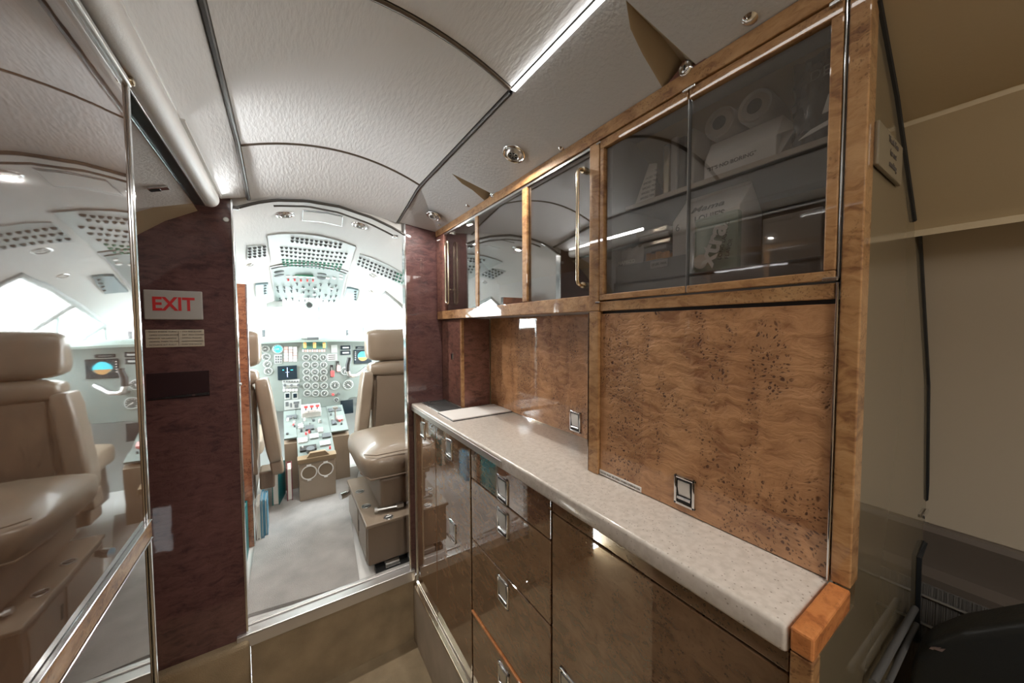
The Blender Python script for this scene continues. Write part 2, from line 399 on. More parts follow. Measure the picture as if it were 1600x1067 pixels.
def edge_strip(X, y0, y1, mat, name, w=.010, dz=-.001):
    ys = np.linspace(y0, y1, 14); b = B()
    prof = [(-w/2, .004), (-w/2, dz), (-w/4, dz-.003), (w/4, dz-.003), (w/2, dz), (w/2, .004)]
    b.grid([[(X+px, y, archz(X, y)+pz) for px, pz in prof] for y in ys]); return b.obj(name, mat, ce, smooth=50)
edge_strip(XLs, -2.6, 1.45, SEAM, 'seam_strip'); edge_strip(XRs, .61, 1.45, SEAM, 'seam_strip', w=.008)
b = B(); b.grid([[(XRs-.006, y, 1.8125), (XRs+.006, y, 1.8125)] for y in np.linspace(-2.6, .6, 4)]); b.obj('cove_light_lens', LIGHT, ce)
b = B(); b.grid([[(XRs-.02, y, 1.838), (XRs+.02, y, 1.838)] for y in np.linspace(-2.6, 1.45, 4)]); b.obj('seam_backing', SEAM, ce)

# --- left ceiling panel + valance with bullnose, slot and lower panel
cl = struct('ceiling_left', (-.2, 0, 1.7))
ys = [-2.6, 0, .6, 1.17, 1.3, 1.44]
def lz(y): return float(np.interp(y, [-3, 1.18, 1.45], [1.813, 1.813, 1.763]))
rows = []
for y in ys:
    z0 = lz(y); row = [(XLs-.006, y, z0+.012), (XLs-.006, y, z0)]
    x1, z1 = -.158, 1.748
    for k in np.linspace(.25, 1, 4): row.append((XLs-.006+(x1-XLs+.006)*k, y, z0+(z1-z0)*k))
    rows.append(row)
b = B(); b.grid(rows); b.obj('ceiling_panel', HEAD, cl, smooth=40)
bull = [(-.158, 1.748)]
for a in np.linspace(50, 215, 12):
    bull.append((-.178+.021*math.cos(math.radians(a-40))*1.0, 1.729-.0*a+.021*math.sin(math.radians(50-a+0))*1.0))
bull = [(-.158, 1.748)] + [(-.180+.024*math.cos(math.radians(t)), 1.732+.024*math.sin(math.radians(t))) for t in np.linspace(35, -115, 12)]
b = B(); yy = list(np.linspace(-2.6, 1.395, 12))
rr = [[(x, y, z) for x, z in bull] for y in yy]
for k, sc in ((1.405, .97), (1.415, .88), (1.421, .7)):
    rr.append([(-.185+(x+.185)*sc, k, 1.735+(z-1.735)*sc) for x, z in bull])
b.grid(rr); b.obj('bullnose', VINYL, cl, smooth=60)
# recessed light slot
b = B(); b.box(-.212, -.190, -2.6, 1.40, 1.7085, 1.7115); b.obj('light_slot', P('slot_mirror', (.10, .16, .165), .18, metal=.7), cl)
b = B(); b.box(-.2150, -.2125, -2.6, 1.40, 1.704, 1.7115, bev=.0008); b.box(-.1905, -.188, -2.6, 1.40, 1.706, 1.7115, bev=.0008); b.obj('slot_trim', CHROME, cl)
# lower panel
p_in = (-.2155, 1.706); p_out = (-.46, 1.565)
pA = [(-.2155, 1.706), (-.30, 1.678), (-.36, 1.645), (-.42, 1.60), (-.5, 1.52)]
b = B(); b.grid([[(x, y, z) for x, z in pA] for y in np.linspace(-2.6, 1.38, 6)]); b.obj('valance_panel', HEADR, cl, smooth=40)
pB = [(-.2155, 1.703), (-.29, 1.660), (-.348, 1.612), (-.42, 1.545), (-.5, 1.45)]
b = B(); b.grid([[(x, 1.38, z) for x, z in pA], [(x*.5+x2*.5, 1.40, z*.65+z2*.35) for (x, z), (x2, z2) in zip(pA, pB)], [(x, YB-.001, z) for x, z in pB]]); b.obj('valance_end', TAN, cl, smooth=60)
q0, q1 = onZ(258, 324, 1.69), onZ(297, 311, 1.695)
b = B(); ctr = Vector((-.262, 1.235, 1.691)); d = Vector((.026, .0, .0097)); 
b.box(-.275, -.235, 1.215, 1.235, 1.680, 1.6875, bev=.002); b.box(-.272, -.252, 1.218, 1.232, 1.678, 1.6805, mi=1)
b.M = Matrix.Translation((-.255, 1.225, 1.69)) @ Matrix.Rotation(math.radians(-18), 4, 'Y') @ Matrix.Translation((.255, -1.225, -1.6838)); b.obj('latch', [CHROME, BLACK], cl)

# added fill light on top of the bullnose, brightening the arched forward ceiling
l = bpy.data.lights.new('ceiling_fill_light', 'AREA'); l.shape = 'RECTANGLE'; l.size = .46; l.size_y = .012; l.energy = .42; l.spread = math.radians(104); l.color = (1, .99, .98)
o = bpy.data.objects.new('ceiling_fill_light', l); COL.objects.link(o); o.location = (-.150, 1.17, 1.7485); o.parent = cl; o.location -= ORG[cl.name]
zz_ = -Vector((1, 0, .12)).normalized(); xx_ = Vector((0, 1, 0)); yy_ = zz_.cross(xx_)
o.rotation_euler = Matrix((xx_, yy_, zz_)).transposed().to_euler()
b = B(); b.box(-.160, -.151, .93, 1.40, 1.742, 1.7465, bev=.001); b.obj('fill_light_channel', VINYL, cl)  # made-up housing for the added fill light

# --- right soffit with two scooped notches
SX0, SX1 = XRs+.004, .566
def sz(x, y):
    z0 = float(np.interp(y, [-3, 1.18, 1.45], [1.812, 1.812, 1.763])); z1 = 1.746
    k = (x-SX0)/(SX1-SX0); return z0+(z1-z0)*k
def soff(u, v):
    z = 1.78
    for _ in range(6):
        p = onZ(u, v, z); z = sz(min(max(p.x, SX0), SX1), p.y)
    return p
cr = struct('ceiling_right', (.48, 0, 1.75))
n1 = [soff(706, 272), soff(722, 279), soff(745, 290), soff(762, 299)]
notches = []
for (ap, c1, e0, e1) in [((706, 271), [(722, 287), (738, 297)], (752, 311), (771, 303)), ((978, 0), [(985, 45), (1004, 85)], (1030, 133), (1085, 92))]:
    pa, pe0, pe1 = soff(*ap), soff(*e0), soff(*e1); mid = [soff(*c) for c in c1]
    notches.append((pa, mid, Vector((SX1, pe0.y, 1.746)), Vector((SX1, pe1.y, 1.746))))
edge = [(SX0, -2.6), (SX0, 1.18), (SX0, 1.445), (SX1, 1.445)]
out = [Vector((x, y, sz(x, y))) for x, y in edge]
for pa, mid, e0, e1 in notches:
    out += [e0] + [Vector((q.x, q.y, sz(q.x, q.y))) for q in mid[::-1]] + [Vector((pa.x, pa.y, sz(pa.x, pa.y)))] + [e1]
out.append(Vector((SX1, -2.6, 1.746)))
b = B(); t = bmesh.new(); t.faces.new([t.verts.new(p) for p in out]); bmesh.ops.triangulate(t, faces=t.faces[:]); b._add(t, 0)
t = bmesh.new(); t.faces.new([t.verts.new(p+Vector((0, 0, .006))) for p in out]); bmesh.ops.triangulate(t, faces=t.faces[:]); b._add(t, 0)
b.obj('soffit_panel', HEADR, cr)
for pa, mid, e0, e1 in notches:
    b = B(); t = bmesh.new(); ap = Vector((pa.x, pa.y, sz(pa.x, pa.y))); ms = [Vector((q.x, q.y, sz(q.x, q.y))) for q in mid]
    deep = Vector((0, 0, .030)); rim1 = [ap]+ms+[e0]; rim2 = [ap.lerp(e1, k/3) for k in range(4)]
    inn = [ap]+[p.lerp(q, .5)+deep*w for p, q, w in zip(rim1[1:], rim2[1:], (.5, .85, 1.0))]
    b.grid([rim1, inn]); b.grid([inn, rim2]); b.grid([[rim2[-1], rim2[-1]+Vector((.004, 0, 0))], [inn[-1], inn[-1]]][:1]*2) if False else None
    b.obj('lock_scoop', TAN, cr, smooth=60)
for u, v in ((877, 233), (731, 322), (686, 352), (1172, 32), (640, 0)):
    if v == 0: continue
    p = soff(u, v); r = .006 if u < 1000 else .008
    b = B(); b.lathe(p+Vector((0, 0, .002)), (-.38, 0, -1), [(0, .0045), (r*.5, .0042), (r, .002), (r*1.25, .0005), (r*1.25, -.003)], 14); b.obj('screw', CHROME, cr, smooth=40)

# --- right side wall (passenger cabin) and hull
wr = struct('wall_right', (1.0, -.5, .3))
up = [(.50, 1.79), (.58, 1.712), (.645, 1.668), (.71, 1.617), (.7145, 1.6155), (.7145, 1.609), (.765, 1.560), (.80, 1.520), (.822, 1.500), (.832, 1.488), (.830, 1.478)]
b = B(); b.grid([[(x, y, z) for x, z in up] for y in (-2.6, -1.4, 0, .16)]); b.obj('upper_panel', SIDE, wr, smooth=35)
lo = [(.86, 1.500), (.895, 1.44), (.95, 1.34), (1.0, 1.23), (1.03, 1.10), (1.042, 1.0), (1.043, .955)]
b = B(); b.grid([[(x, y, z) for x, z in lo] for y in (-2.6, -1.4, 0, .16)]); b.obj('lower_panel', SIDE_LO, wr, smooth=50)
bd = [(1.042, .9545), (1.028, .954), (1.024, .945), (1.030, .890), (1.028, .875), (1.0, .868), (1.0, .852)]
b = B(); b.grid([[(x, y, z) for x, z in bd] for y in (-2.6, 0, .16)]); b.obj('ledge_band', BAND, wr, smooth=30)
b = B(); b.box(.996, 1.02, -2.6, .16, .62, .854); b.obj('fabric_panel', FABRIC, wr)
b = B()
for z in (.832, .778): b.cyl((.994, -.4, z), (.994, .16, z), .0025, 8)
b.obj('metal_strip', SATIN, wr)
b = B(); b.box(.98, 1.04, -2.6, .16, 0, .62); b.obj('lower_wall', BAND, wr)
# outer hull closes the tube
b = B(); sec = []
full = [(-dx, dr) for dx, dr in PROF[::-1]]+PROF[1:]
for y in (-2.6, 1.47): sec.append([(XC-.84, y, -.03)]+[(XC+dx*1.09, y, 1.92-dr*1.02) for dx, dr in full]+[(XC+.84, y, -.03)])
b.grid(sec); b.poly([Vector(p) for p in sec[0]], (0, -.02, 0)); tag(b.obj('wall_hull', SIDE, smooth=40), kind='structure')
b = B(); b.grid([[(-.70, y, z) for z in (0, 1.6)] for y in (-2.6, .0)]); tag(b.obj('wall_left', SIDE_LO), kind='structure')

# --- forward bulkhead, left and right of the doorway
XD0, XD1 = -.133, .424
wf = struct('wall_forward', (-.35, YB, ZCF))
b = B(); b.poly([(XD0, YB, .292), (XD0, YB, 1.757), (-.17, YB, 1.752), (-.22, YB, 1.75), (-.62, YB, 1.60), (-.62, YB, .292)], (0, .028, 0)); b.obj('burl_panel', BURL_DK, wf)
b = B(); b.box(XD0-.002, XD0+.004, YB-.003, YB+.031, .300, 1.757, bev=.001); b.obj('edge_strip', CHROME, wf)
b = B(); b.box(XD0+.001, XD0+.0085, YB-.001, YB+.02, 1.150, 1.157); b.obj('strike_plate', SATIN, wf)
b = B(); b.lathe(onY(353, 343, YB)+Vector((0, .001, 0)), (0, -1, 0), [(0, .004), (.007, .0035), (.0085, .001), (.0085, -.001)], 18); b.obj('button_cap', SATIN, wf, smooth=40)
wf2 = struct('wall_forward_right', (.5, YB, 1.0))
b = B(); b.poly([(XD1, YB, .28), (XD1, YB, 1.782), (.58, YB, 1.752), (.80, YB, 1.60), (.80, YB, .28)], (0, .028, 0)); b.obj('burl_panel', BURL_DK, wf2)
b = B(); b.box(XD1-.005, XD1+.002, YB-.004, YB+.031, .30, 1.775, bev=.001); b.obj('edge_strip', CHROME, wf2)
b = B(); b.poly([(.80, YB, .28), (.80, YB, 1.60), (1.06, YB, 1.3), (1.06, YB, .28)], (0, .02, 0)); b.poly([(-.62, YB, .28), (-.62, YB, 1.60), (-.8, YB, 1.3), (-.8, YB, .28)], (0, .02, 0)); b.obj('outer_panel', SIDE_LO, wf2)
# header above doorway closes up to the ceiling
hd = []
xs = np.linspace(-.30, .62, 30)
def trimz(X): return float(np.interp(X, [-.135, -.116, -.068, -.015, .08, .182, .294, .371, .43], [1.722, 1.731, 1.755, 1.774, 1.789, 1.788, 1.767, 1.741, 1.715]))
b = B(); b.grid([[(x, YB+.012, max(trimz(x), 1.70)) for x in xs], [(x, YB+.012, 1.90) for x in xs]]); b.obj('header', VINYL, wf2)
tp = [(x, YB-.004, trimz(x)-.001) for x in np.linspace(-.118, .425, 30)]
b = B(); b.tube(tp, .0052, 8); tp2 = [(x, YB+.03, trimz(x)-.010-.010*max(0, (x-.1))/.3) for x in np.linspace(-.02, .395, 24)]; b.tube(tp2, .0035, 6); b.box(-.128, -.112, YB-.012, YB+.002, 1.722, 1.732); b.box(.383, .401, YB+.02, YB+.04, 1.708, 1.718)
tag(b.obj('trim_2', SEAM, smooth=50), kind='structure')

# ================================================================== LEFT GLOSS PARTITION
MX = -.185; MY = .752
pt = thing('partition', (-.3, .4, 0), 'tall high-gloss burl partition at the left edge mirroring the cockpit seats', 'partition')
b = B(); b.box(-.60, MX-.004, -.12, MY-.004, 0, 1.70); b.obj('core', BURL_DK, pt)
b = B(); b.box(MX-.003, MX, -.12, MY-.010, 1.046, 1.694, bev=.001); tag(b.obj('upper_panel', BURL_MIR, pt), 'mirror-glossy burl veneer panel')
b = B(); b.box(MX-.003, MX, -.12, MY-.012, .06, 1.014, bev=.001); tag(b.obj('lower_panel', P('mirror_panel', (.26, .24, .22), .03, metal=1), pt), 'mirrored lower panel')
b = B(); b.box(MX-.006, MX+.005, -.12, MY-.004, 1.018, 1.043, bev=.002); b.obj('wood_rail', WOOD, pt)
b = B(); b.box(MX-.004, MX+.006, -.12, MY-.004, 1.0435, 1.0455, bev=.0006); b.box(MX-.004, MX+.006, -.12, MY-.004, 1.0155, 1.0175, bev=.0006); b.obj('rail_edging', CHROME, pt)
b = B(); b.box(MX-.014, MX+.0035, MY-.0085, MY, .0, 1.70, bev=.0015); b.obj('edge_strip', CHROME, pt)
b = B(); b.box(MX-.014, MX+.003, MY-.026, MY, 1.702, 1.80, bev=.002); b.obj('corner_post', WOOD, pt)
b = B(); b.box(MX-.006, MX+.006, -.12, MY-.002, 1.694, 1.703, bev=.002); b.obj('top_trim', SATIN, pt)
b = B(); b.lathe((MX+.004, MY-.004, 1.703), (1, 0, 0), [(0, .006), (.005, .005), (.0065, .002), (.0065, -.002)], 14); b.obj('hinge_cap', BRASS, pt, smooth=40)

# ================================================================== GALLEY, LOWER CABINETS
ZK, ZT = .248, .990          # top of kick, underside of counter
XF = .451                    # cabinet fronts
b = B(); b.box(.432, .47, .118, YB-.006, 0, ZK-.006, bev=.004); tag(b.obj('baseboard_galley', KICK), kind='structure')
b = B(); b.box(.431, .448, .118, YB-.006, ZK-.006, ZK+.002, bev=.002); tag(b.obj('trim_3', BRASS), kind='structure')
def latch_mesh(y, z, h=.066, w=.050, x=XF, name='latch', parent=None, paddle=True):
    """recessed paddle latch facing -X, centred at y,z"""
    b = B(); t = .0045
    for (a0, a1, c0, c1) in ((y-w/2, y+w/2, z+h/2-t, z+h/2), (y-w/2, y+w/2, z-h/2, z-h/2+t), (y-w/2, y-w/2+t, z-h/2, z+h/2), (y+w/2-t, y+w/2, z-h/2, z+h/2)):
        b.box(x-.0035, x+.003, a0, a1, c0, c1, bev=.0008)
    b.box(x-.0008, x+.003, y-w/2+t, y+w/2-t, z-h/2+t, z+h/2-t, mi=1)
    pz0, pz1 = z-h/2+t+.012, z+h/2-t-.003
    b.poly([(x-.001, y-w/2+t+.003, pz0), (x-.0045, y-w/2+t+.003, pz1-.012), (x-.0045, y-w/2+t+.003, pz1), (x+.0, y-w/2+t+.003, pz1)], (0, w-2*t-.006, 0), mi=2)
    b.cyl((x-.0022, y-w/2+t+.002, pz0-.004), (x-.0022, y+w/2-t-.002, pz0-.004), .0028, 10, mi=0)
    return b.obj(name, [CHROME, DARK, SATIN], parent, smooth=35)
def slab(parent, name, y0, y1, z0, z1, mat, x=XF, th=.018, bev=.0016):
    b = B(); b.box(x, x+th, y0, y1, z0, z1, bev=bev); return b.obj(name, mat, parent)
def carcass(parent, y0, y1, z0, z1, x0, x1, mat=DARK):
    b = B(); b.box(x0, x1, y0, y1, z0, z1); return b.obj('body', mat, parent)
# far double-door cabinet
c1 = thing('galley_cabinet', (.58, 1.18, ZK), 'glossy brown burl cabinet with two tall doors next to the cockpit doorway', 'cabinet')
carcass(c1, .920, YB-.006, ZK+.002, ZT-.002, XF+.012, .70)
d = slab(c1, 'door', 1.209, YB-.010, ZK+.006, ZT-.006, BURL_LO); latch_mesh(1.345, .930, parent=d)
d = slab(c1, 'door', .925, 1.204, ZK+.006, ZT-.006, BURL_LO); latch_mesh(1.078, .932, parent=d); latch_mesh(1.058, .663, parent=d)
b = B(); b.box(.446, .458, YB-.009, YB-.003, ZK+.003, .988, bev=.001); b.obj('edge_strip', SATIN, c1)
# drawer stack
c2 = thing('drawer_unit', (.58, .733, ZK), 'stack of four glossy burl drawers in the middle of the galley', 'drawers')
carcass(c2, .546, .919, ZK+.002, ZT-.002, XF+.012, .70)
zs = [(.897, ZT-.006, .930), (.714, .893, .845), (.496, .710, .664), (ZK+.006, .486, .43)]
for i, (z0, z1, zl) in enumerate(zs):
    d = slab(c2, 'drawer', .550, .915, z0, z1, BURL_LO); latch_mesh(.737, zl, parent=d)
    if i == 3:
        b = B(); b.box(XF-.004, XF+.014, .550, .915, .486, .493, bev=.001); tag(b.obj('raw_edge', WOOD_O, d), 'bare orange wood top edge')
# near cabinet
c3 = thing('galley_cabinet', (.58, .34, ZK), 'wide glossy burl cabinet under the near end of the counter', 'cabinet')
carcass(c3, .139, .545, ZK+.002, ZT-.002, XF+.012, .70)
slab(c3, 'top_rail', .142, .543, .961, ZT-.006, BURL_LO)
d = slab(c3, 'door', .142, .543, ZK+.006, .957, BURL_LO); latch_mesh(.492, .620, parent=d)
# counter
ct = thing('countertop', (.58, .8, ZT), 'speckled cream stone countertop running along the galley', 'countertop')
b = B(); b.box(.4365, .712, .139, YB-.004, ZT, 1.022, bev=.006, seg=3); b.obj('slab', COUNTER, ct, smooth=40)
b = B(); b.box(.4345, .4372, .72, YB-.004, .994, 1.012, bev=.001); b.obj('metal_lip', SATIN, ct)
# end panel with wood cap
ep = thing('galley_end_panel', (.75, .125, 0), 'tan gloss panel closing the near end of the galley with burl edges', 'panel')
b = B(); b.box(.578, 1.045, .1185, .1365, 0.0, 1.80); b.box(.46, .578, .1185, .1365, 0.0, .996); b.obj('gloss_face', ENDP, ep)
b = B(); b.box(.437, .5575, .1175, .1375, .999, 1.0245, bev=.0025); b.obj('wood_cap', WOOD_O, ep)
b = B(); b.box(.4375, .459, .1178, .1372, 0.0, .998, bev=.0015); b.obj('lower_post', WOOD, ep)
b = B(); b.box(.5558, .585, .1178, .1365, 1.026, 1.80, bev=.0015); b.obj('upper_post', WOOD, ep)
b = B(); b.box(.5548, .558, .1376, .1400, 1.024, 1.392, bev=.0006); b.box(.5548, .558, .1376, .1394, 1.396, 1.72, bev=.0006); b.obj('chrome_bead', CHROME, ep)
b = B(); b.tube([onY(1372, 0, .1175), onY(1400, 150, .1175), onY(1428, 345, .1175)], .0032, 6); b.tube([onY(1436, 355, .1175), onY(1450, 600, .1175), onY(1448, 835, .1175)], .003, 6); b.tube([onY(1448, 835, .1175), onY(1434, 870, .1175), onY(1430, 1000, .1175)], .006, 6); b.obj('edge_gasket', BLACK, ep)
b = B(); b.box(1.0, 1.045, .114, .118, .975, .982, bev=.001); b.obj('clip', CHROME, ep)
# placard on the end panel
pl = thing('placard', (.66, .117, 1.53), 'small beige lettered placard on the gloss end panel', 'placard')
b = B(); b.poly([(.582, .1182, 1.527), (.700, .1182, 1.527), (.700, .1182, 1.578), (.582, .1182, 1.578)], (0, -.005, 0), bev=.0018); b.obj('plate', P('placard_beige', (.20, .165, .11), .35), pl)
for i, s in enumerate(('Thank You', 'for not', 'smoking')):
    text(s, 'lettering', (.648, .1128, 1.568-.014*i), (1, 0, 0), (0, 0, 1), .011, INK, pl, align='CENTER')

# ================================================================== GALLEY, UPPER
XU = .5565
# backsplash in the niche
bs = thing('backsplash', (.705, .85, 1.022), 'glossy burl backsplash behind the open counter niche', 'panel')
b = B(); b.box(.704, .72, .520, 1.239, 1.024, 1.374); b.obj('panel', BURL, bs)
latch_mesh(.742, 1.064, x=.7035, parent=bs, name='latch', h=.06, w=.044)
# corner box
cb = thing('corner_cabinet', (.64, 1.34, 1.022), 'narrow burl locker standing on the far end of the counter', 'cabinet')
b = B(); b.box(.583, .70, 1.243, YB-.004, 1.0235, 1.372); b.obj('body', BURL_DK2, cb)
b = B(); b.box(.577, .583, 1.256, YB-.006, 1.026, 1.370, bev=.001); b.obj('door', BURL_DK2, cb)
b = B(); b.box(.575, .586, 1.2415, 1.255, 1.0235, 1.372, bev=.001); b.obj('edge_post', WOOD, cb)
b = B(); b.box(.5745, .577, 1.325, 1.345, 1.205, 1.235, bev=.0008); b.box(.574, .5775, 1.329, 1.341, 1.211, 1.229, mi=1); b.obj('lock', [CHROME, BLACK], cb)
# grille and board
vg = thing('vent_grille', (.528, 1.32, 1.022), 'dark perforated vent grille let into the counter beside the locker', 'grille')
b = B(); b.box(.474, .573, 1.225, 1.425, 1.0222, 1.0245, bev=.0006); b.obj('frame', SATIN, vg)
b = B()
for i in range(26):
    y = 1.232+i*.0074; b.box(.480, .567, y, y+.0042, 1.0246, 1.0258)
for i in range(11):
    x = .4815+i*.0084; b.box(x, x+.003, 1.231, 1.42, 1.0256, 1.0264)
b.obj('mesh', P('grille_dark', (.10, .10, .10), .45, metal=.5), vg)
b = B(); b.box(.468, .703, 1.083, 1.216, 1.0221, 1.0285, bev=.0015); b.box(.4665, .7032, 1.0805, 1.2185, 1.0221, 1.0245, mi=1); tag(b.obj('cutting_board', [BOARD, BLACK]), 'flat white board lying on the counter in front of the locker', 'board')

def rail(parent, name, y0, y1, z0, z1, x0=XU, th=.016, mat=None, bev=.0015):
    b = B(); b.box(x0, x0+th, y0, y1, z0, z1, bev=bev); return b.obj(name, mat or WOOD, parent)
# sliding-glass cabinet (far)
u1 = thing('glass_cabinet', (.7, 1.0, 1.373), 'long wall cabinet with sliding smoked-glass doors over the niche', 'cabinet')
b = B(); b.box(.86, .88, .545, YB-.004, 1.374, 1.745); b.box(XU+.02, .88, .545, YB-.004, 1.375, 1.392); b.box(XU+.02, .88, YB-.022, YB-.004, 1.374, 1.745); b.obj('body', CABIN_IN, u1)
rail(u1, 'bottom_rail', .5445, YB-.006, 1.3735, 1.4075); hr = thing('header_rail', (XU, .8, 1.7235), 'long burl header rail running above both glass cabinets', 'rail'); rail(hr, 'rail_face', .140, YB-.006, 1.7235, 1.7495, x0=XU-.004)
rail(u1, 'end_stile', 1.362, YB-.006, 1.408, 1.723, mat=BURL_DK2)
b = B(); b.box(XU+.001, XU+.004, .546, 1.36, 1.7165, 1.7225); b.box(XU+.007, XU+.010, .546, 1.36, 1.7165, 1.7225); b.obj('track', SATIN, u1)
def handle(parent, y, z0, z1, x, w=.030, r=.0032):
    pts = []
    rr = w*.5
    for a in np.linspace(0, 180, 9): pts.append((x, y+rr*math.cos(math.radians(a)), z1-rr+rr*math.sin(math.radians(a))))
    for a in np.linspace(180, 360, 9): pts.append((x, y+rr*math.cos(math.radians(a)), z0+rr+rr*math.sin(math.radians(a))))
    b = B(); b.tube(pts, r, 8, closed=True); b.box(x, XU+.004, y-.004, y+.004, z0+.055, z0+.059, mi=0); return b.obj('handle', BRASS, parent, smooth=60)
def uhandle(parent, y, z0, z1, x, r=.004):
    pts = [(XU+.003, y, z0), (x+.008, y, z0), (x+.002, y, z0+.003), (x, y, z0+.010), (x, y, z1-.010), (x+.002, y, z1-.003), (x+.008, y, z1), (XU+.003, y, z1)]
    b = B(); b.tube(pts, r, 8); b.cyl((XU-.001, y, z0), (XU+.004, y, z0), .007, 12); b.cyl((XU-.001, y, z1), (XU+.004, y, z1), .007, 12); return b.obj('handle', BRASS, parent, smooth=60)
for (y0, y1, x) in ((1.072, 1.362, .006), (.785, 1.080, .002), (.546, .790, .006)):
    b = B(); b.box(XU+x, XU+x+.003, y0, y1, 1.4075, 1.717); d = b.obj('sliding_door', GLASS_S, u1)
    if y0 > 1.05:
        rail(d, 'stile', 1.062, 1.083, 1.409, 1.716, x0=XU-.001, th=.008); handle(d, 1.305, 1.432, 1.678, XU-.012)
    elif y0 > .7: rail(d, 'stile', .776, .798, 1.409, 1.716, x0=XU-.002, th=.008)
    else: uhandle(d, .566, 1.432, 1.682, XU-.016)
# post between
ps = thing('wood_post', (.56, .53, 1.022), 'slim vertical wooden post between the niche and the burl shutter', 'post')
b = B(); b.box(XU-.003, XU+.14, .5167, .5435, 1.0225, 1.372, bev=.0015); b.box(XU-.003, XU+.14, .5167, .5435, 1.373, 1.7225, bev=.0015); b.obj('stile', WOOD, ps)
b = B(); b.box(XU-.0035, XU+.004, .5437, .5455, 1.0235, 1.37); b.obj('chrome_bead', CHROME, ps)
for z in (1.388, 1.715): b = B(); b.box(XU-.006, XU-.0032, .511, .523, z, z+.0038, bev=.0008); b.obj('hinge_pin', CHROME, ps)
# shutter
sh = thing('burl_shutter', (.56, .33, 1.022), 'large figured amber burl shutter above the near counter', 'shutter')
b = B(); b.box(XU+.004, XU+.020, .1405, .5155, 1.0235, 1.3665, bev=.001); b.obj('panel', BURL, sh)
latch_mesh(.3255, 1.0605, x=XU+.0035, parent=sh, h=.050, w=.036)
rail(sh, 'top_rail', .1405, .5155, 1.372, 1.3915)
b = B(); b.box(XU+.010, XU+.022, .1405, .5155, 1.3665, 1.372); b.obj('shadow_gap', DARK, sh)
lb = thing('warning_strip', (.56, .463, 1.024), 'thin white warning strip along the bottom edge of the shutter', 'placard')
b = B(); b.box(XU+.002, XU+.0038, .411, .515, 1.0245, 1.0345, bev=.0004); b.obj('strip', WHITE, lb)
text('DOOR MUST BE OPEN WHEN OVEN IS ON', 'lettering', (XU+.0018, .512, 1.0295), (0, -1, 0), (0, 0, 1), .0052, INK, lb, width=.098)
# double glass door cabinet
u2 = thing('glass_cabinet', (.7, .33, 1.393), 'wall cabinet with two wood-framed smoked-glass doors full of snacks', 'cabinet')
b = B(); b.box(.90, .915, .140, .516, 1.394, 1.745); b.box(XU+.02, .915, .140, .516, 1.3925, 1.400); b.box(XU+.02, .915, .502, .516, 1.394, 1.745); b.box(XU+.02, .915, .140, .146, 1.394, 1.745); b.box(XU+.02, .915, .140, .516, 1.737, 1.743); b.obj('body', CABIN_IN, u2)
SHG = P('shelf_grey', (.26, .26, .26), .4); b = B(); b.box(.62, .90, .147, .501, 1.588, 1.592); b.obj('shelf', SHG, u2)
b = B(); b.box(.583, .90, .147, .501, 1.424, 1.430); b.obj('shelf', SHG, u2)
b = B(); b.box(.588, .591, .345, .501, 1.430, 1.465, bev=.0006); b.box(.583, .586, .147, .501, 1.401, 1.4285); b.obj('shelf_front', SHG, u2)
b = B(); b.box(.617, .6205, .147, .501, 1.586, 1.5945, bev=.0008); b.obj('shelf_lip', P('shelf_lip', (.55, .48, .38), .3), u2)
for (y0, y1) in ((.3285, .5155), (.1405, .3265)):
    b = B(); b.box(XU+.004, XU+.007, y0, y1, 1.398, 1.716); d = b.obj('glass_door', GLASS, u2)
    rail(d, 'frame_rail', y0, y1, 1.3945, 1.4065, th=.012, x0=XU-.002); rail(d, 'frame_rail', y0, y1, 1.7045, 1.7215, th=.012, x0=XU-.002)
    s0, s1 = (.505, y1) if y0 > .3 else (y0, .1525)
    rail(d, 'frame_stile', s0, s1, 1.4065, 1.7045, th=.012, x0=XU-.002)
b = B(); b.box(XU-.001, XU+.008, .3268, .3282, 1.396, 1.705); b.obj('door_bead', P('bead_dark', (.3, .3, .3), .3, metal=.8), u2)
for q in ((.315, .336, 1.7175, 1.7215), (.1375, .152, 1.3935, 1.398), (.1415, .154, 1.7165, 1.7215)): b = B(); b.box(XU-.006, XU-.0022, *q, bev=.0008); b.obj('hinge', CHROME, u2)
# key locks in the top rail
for i, (u, v, r) in enumerate(((1072, 108, .011), (770, 304, .010))):
    p = onX(u, v, XU-.004)
    lk = thing('key_lock', (XU, p.y, p.z-r), ('round chrome key lock above the framed glass doors', 'small round chrome key lock above the sliding glass doors')[i], 'lock', 'cabinet key locks')
    b = B(); pts = []
    for a in np.linspace(-30, 210, 15): pts.append((XU-.0035, p.y+r*2.1*math.cos(math.radians(a)), p.z-.004+r*1.5*math.sin(math.radians(a))))
    pts = [(XU-.0035, p.y-r*3.4, 1.747)]+[(XU-.0035, p.y+r*1.5*math.cos(a), p.z+r*1.5*math.sin(a)) for a in np.linspace(.35, math.pi-.35, 9)][::-1]+[(XU-.0035, p.y+r*3.4, 1.747)]
    b.poly(pts, (.012, 0, 0)); b.obj('backplate', WOOD if i else BURL_DK2, lk)
    b = B(); b.lathe((XU-.004, p.y, p.z), (-1, 0, 0), [(0, .0045), (r*.45, .0045), (r*.6, .0035), (r*.85, .005), (r, .003), (r, -.002)], 20); b.obj('cylinder', CHROME, lk, smooth=40)
    b = B(); b.box(XU-.0098, XU-.008, p.y-.0012, p.y+.0012, p.z-r*.35, p.z+r*.35); b.obj('keyhole', BLACK, lk)

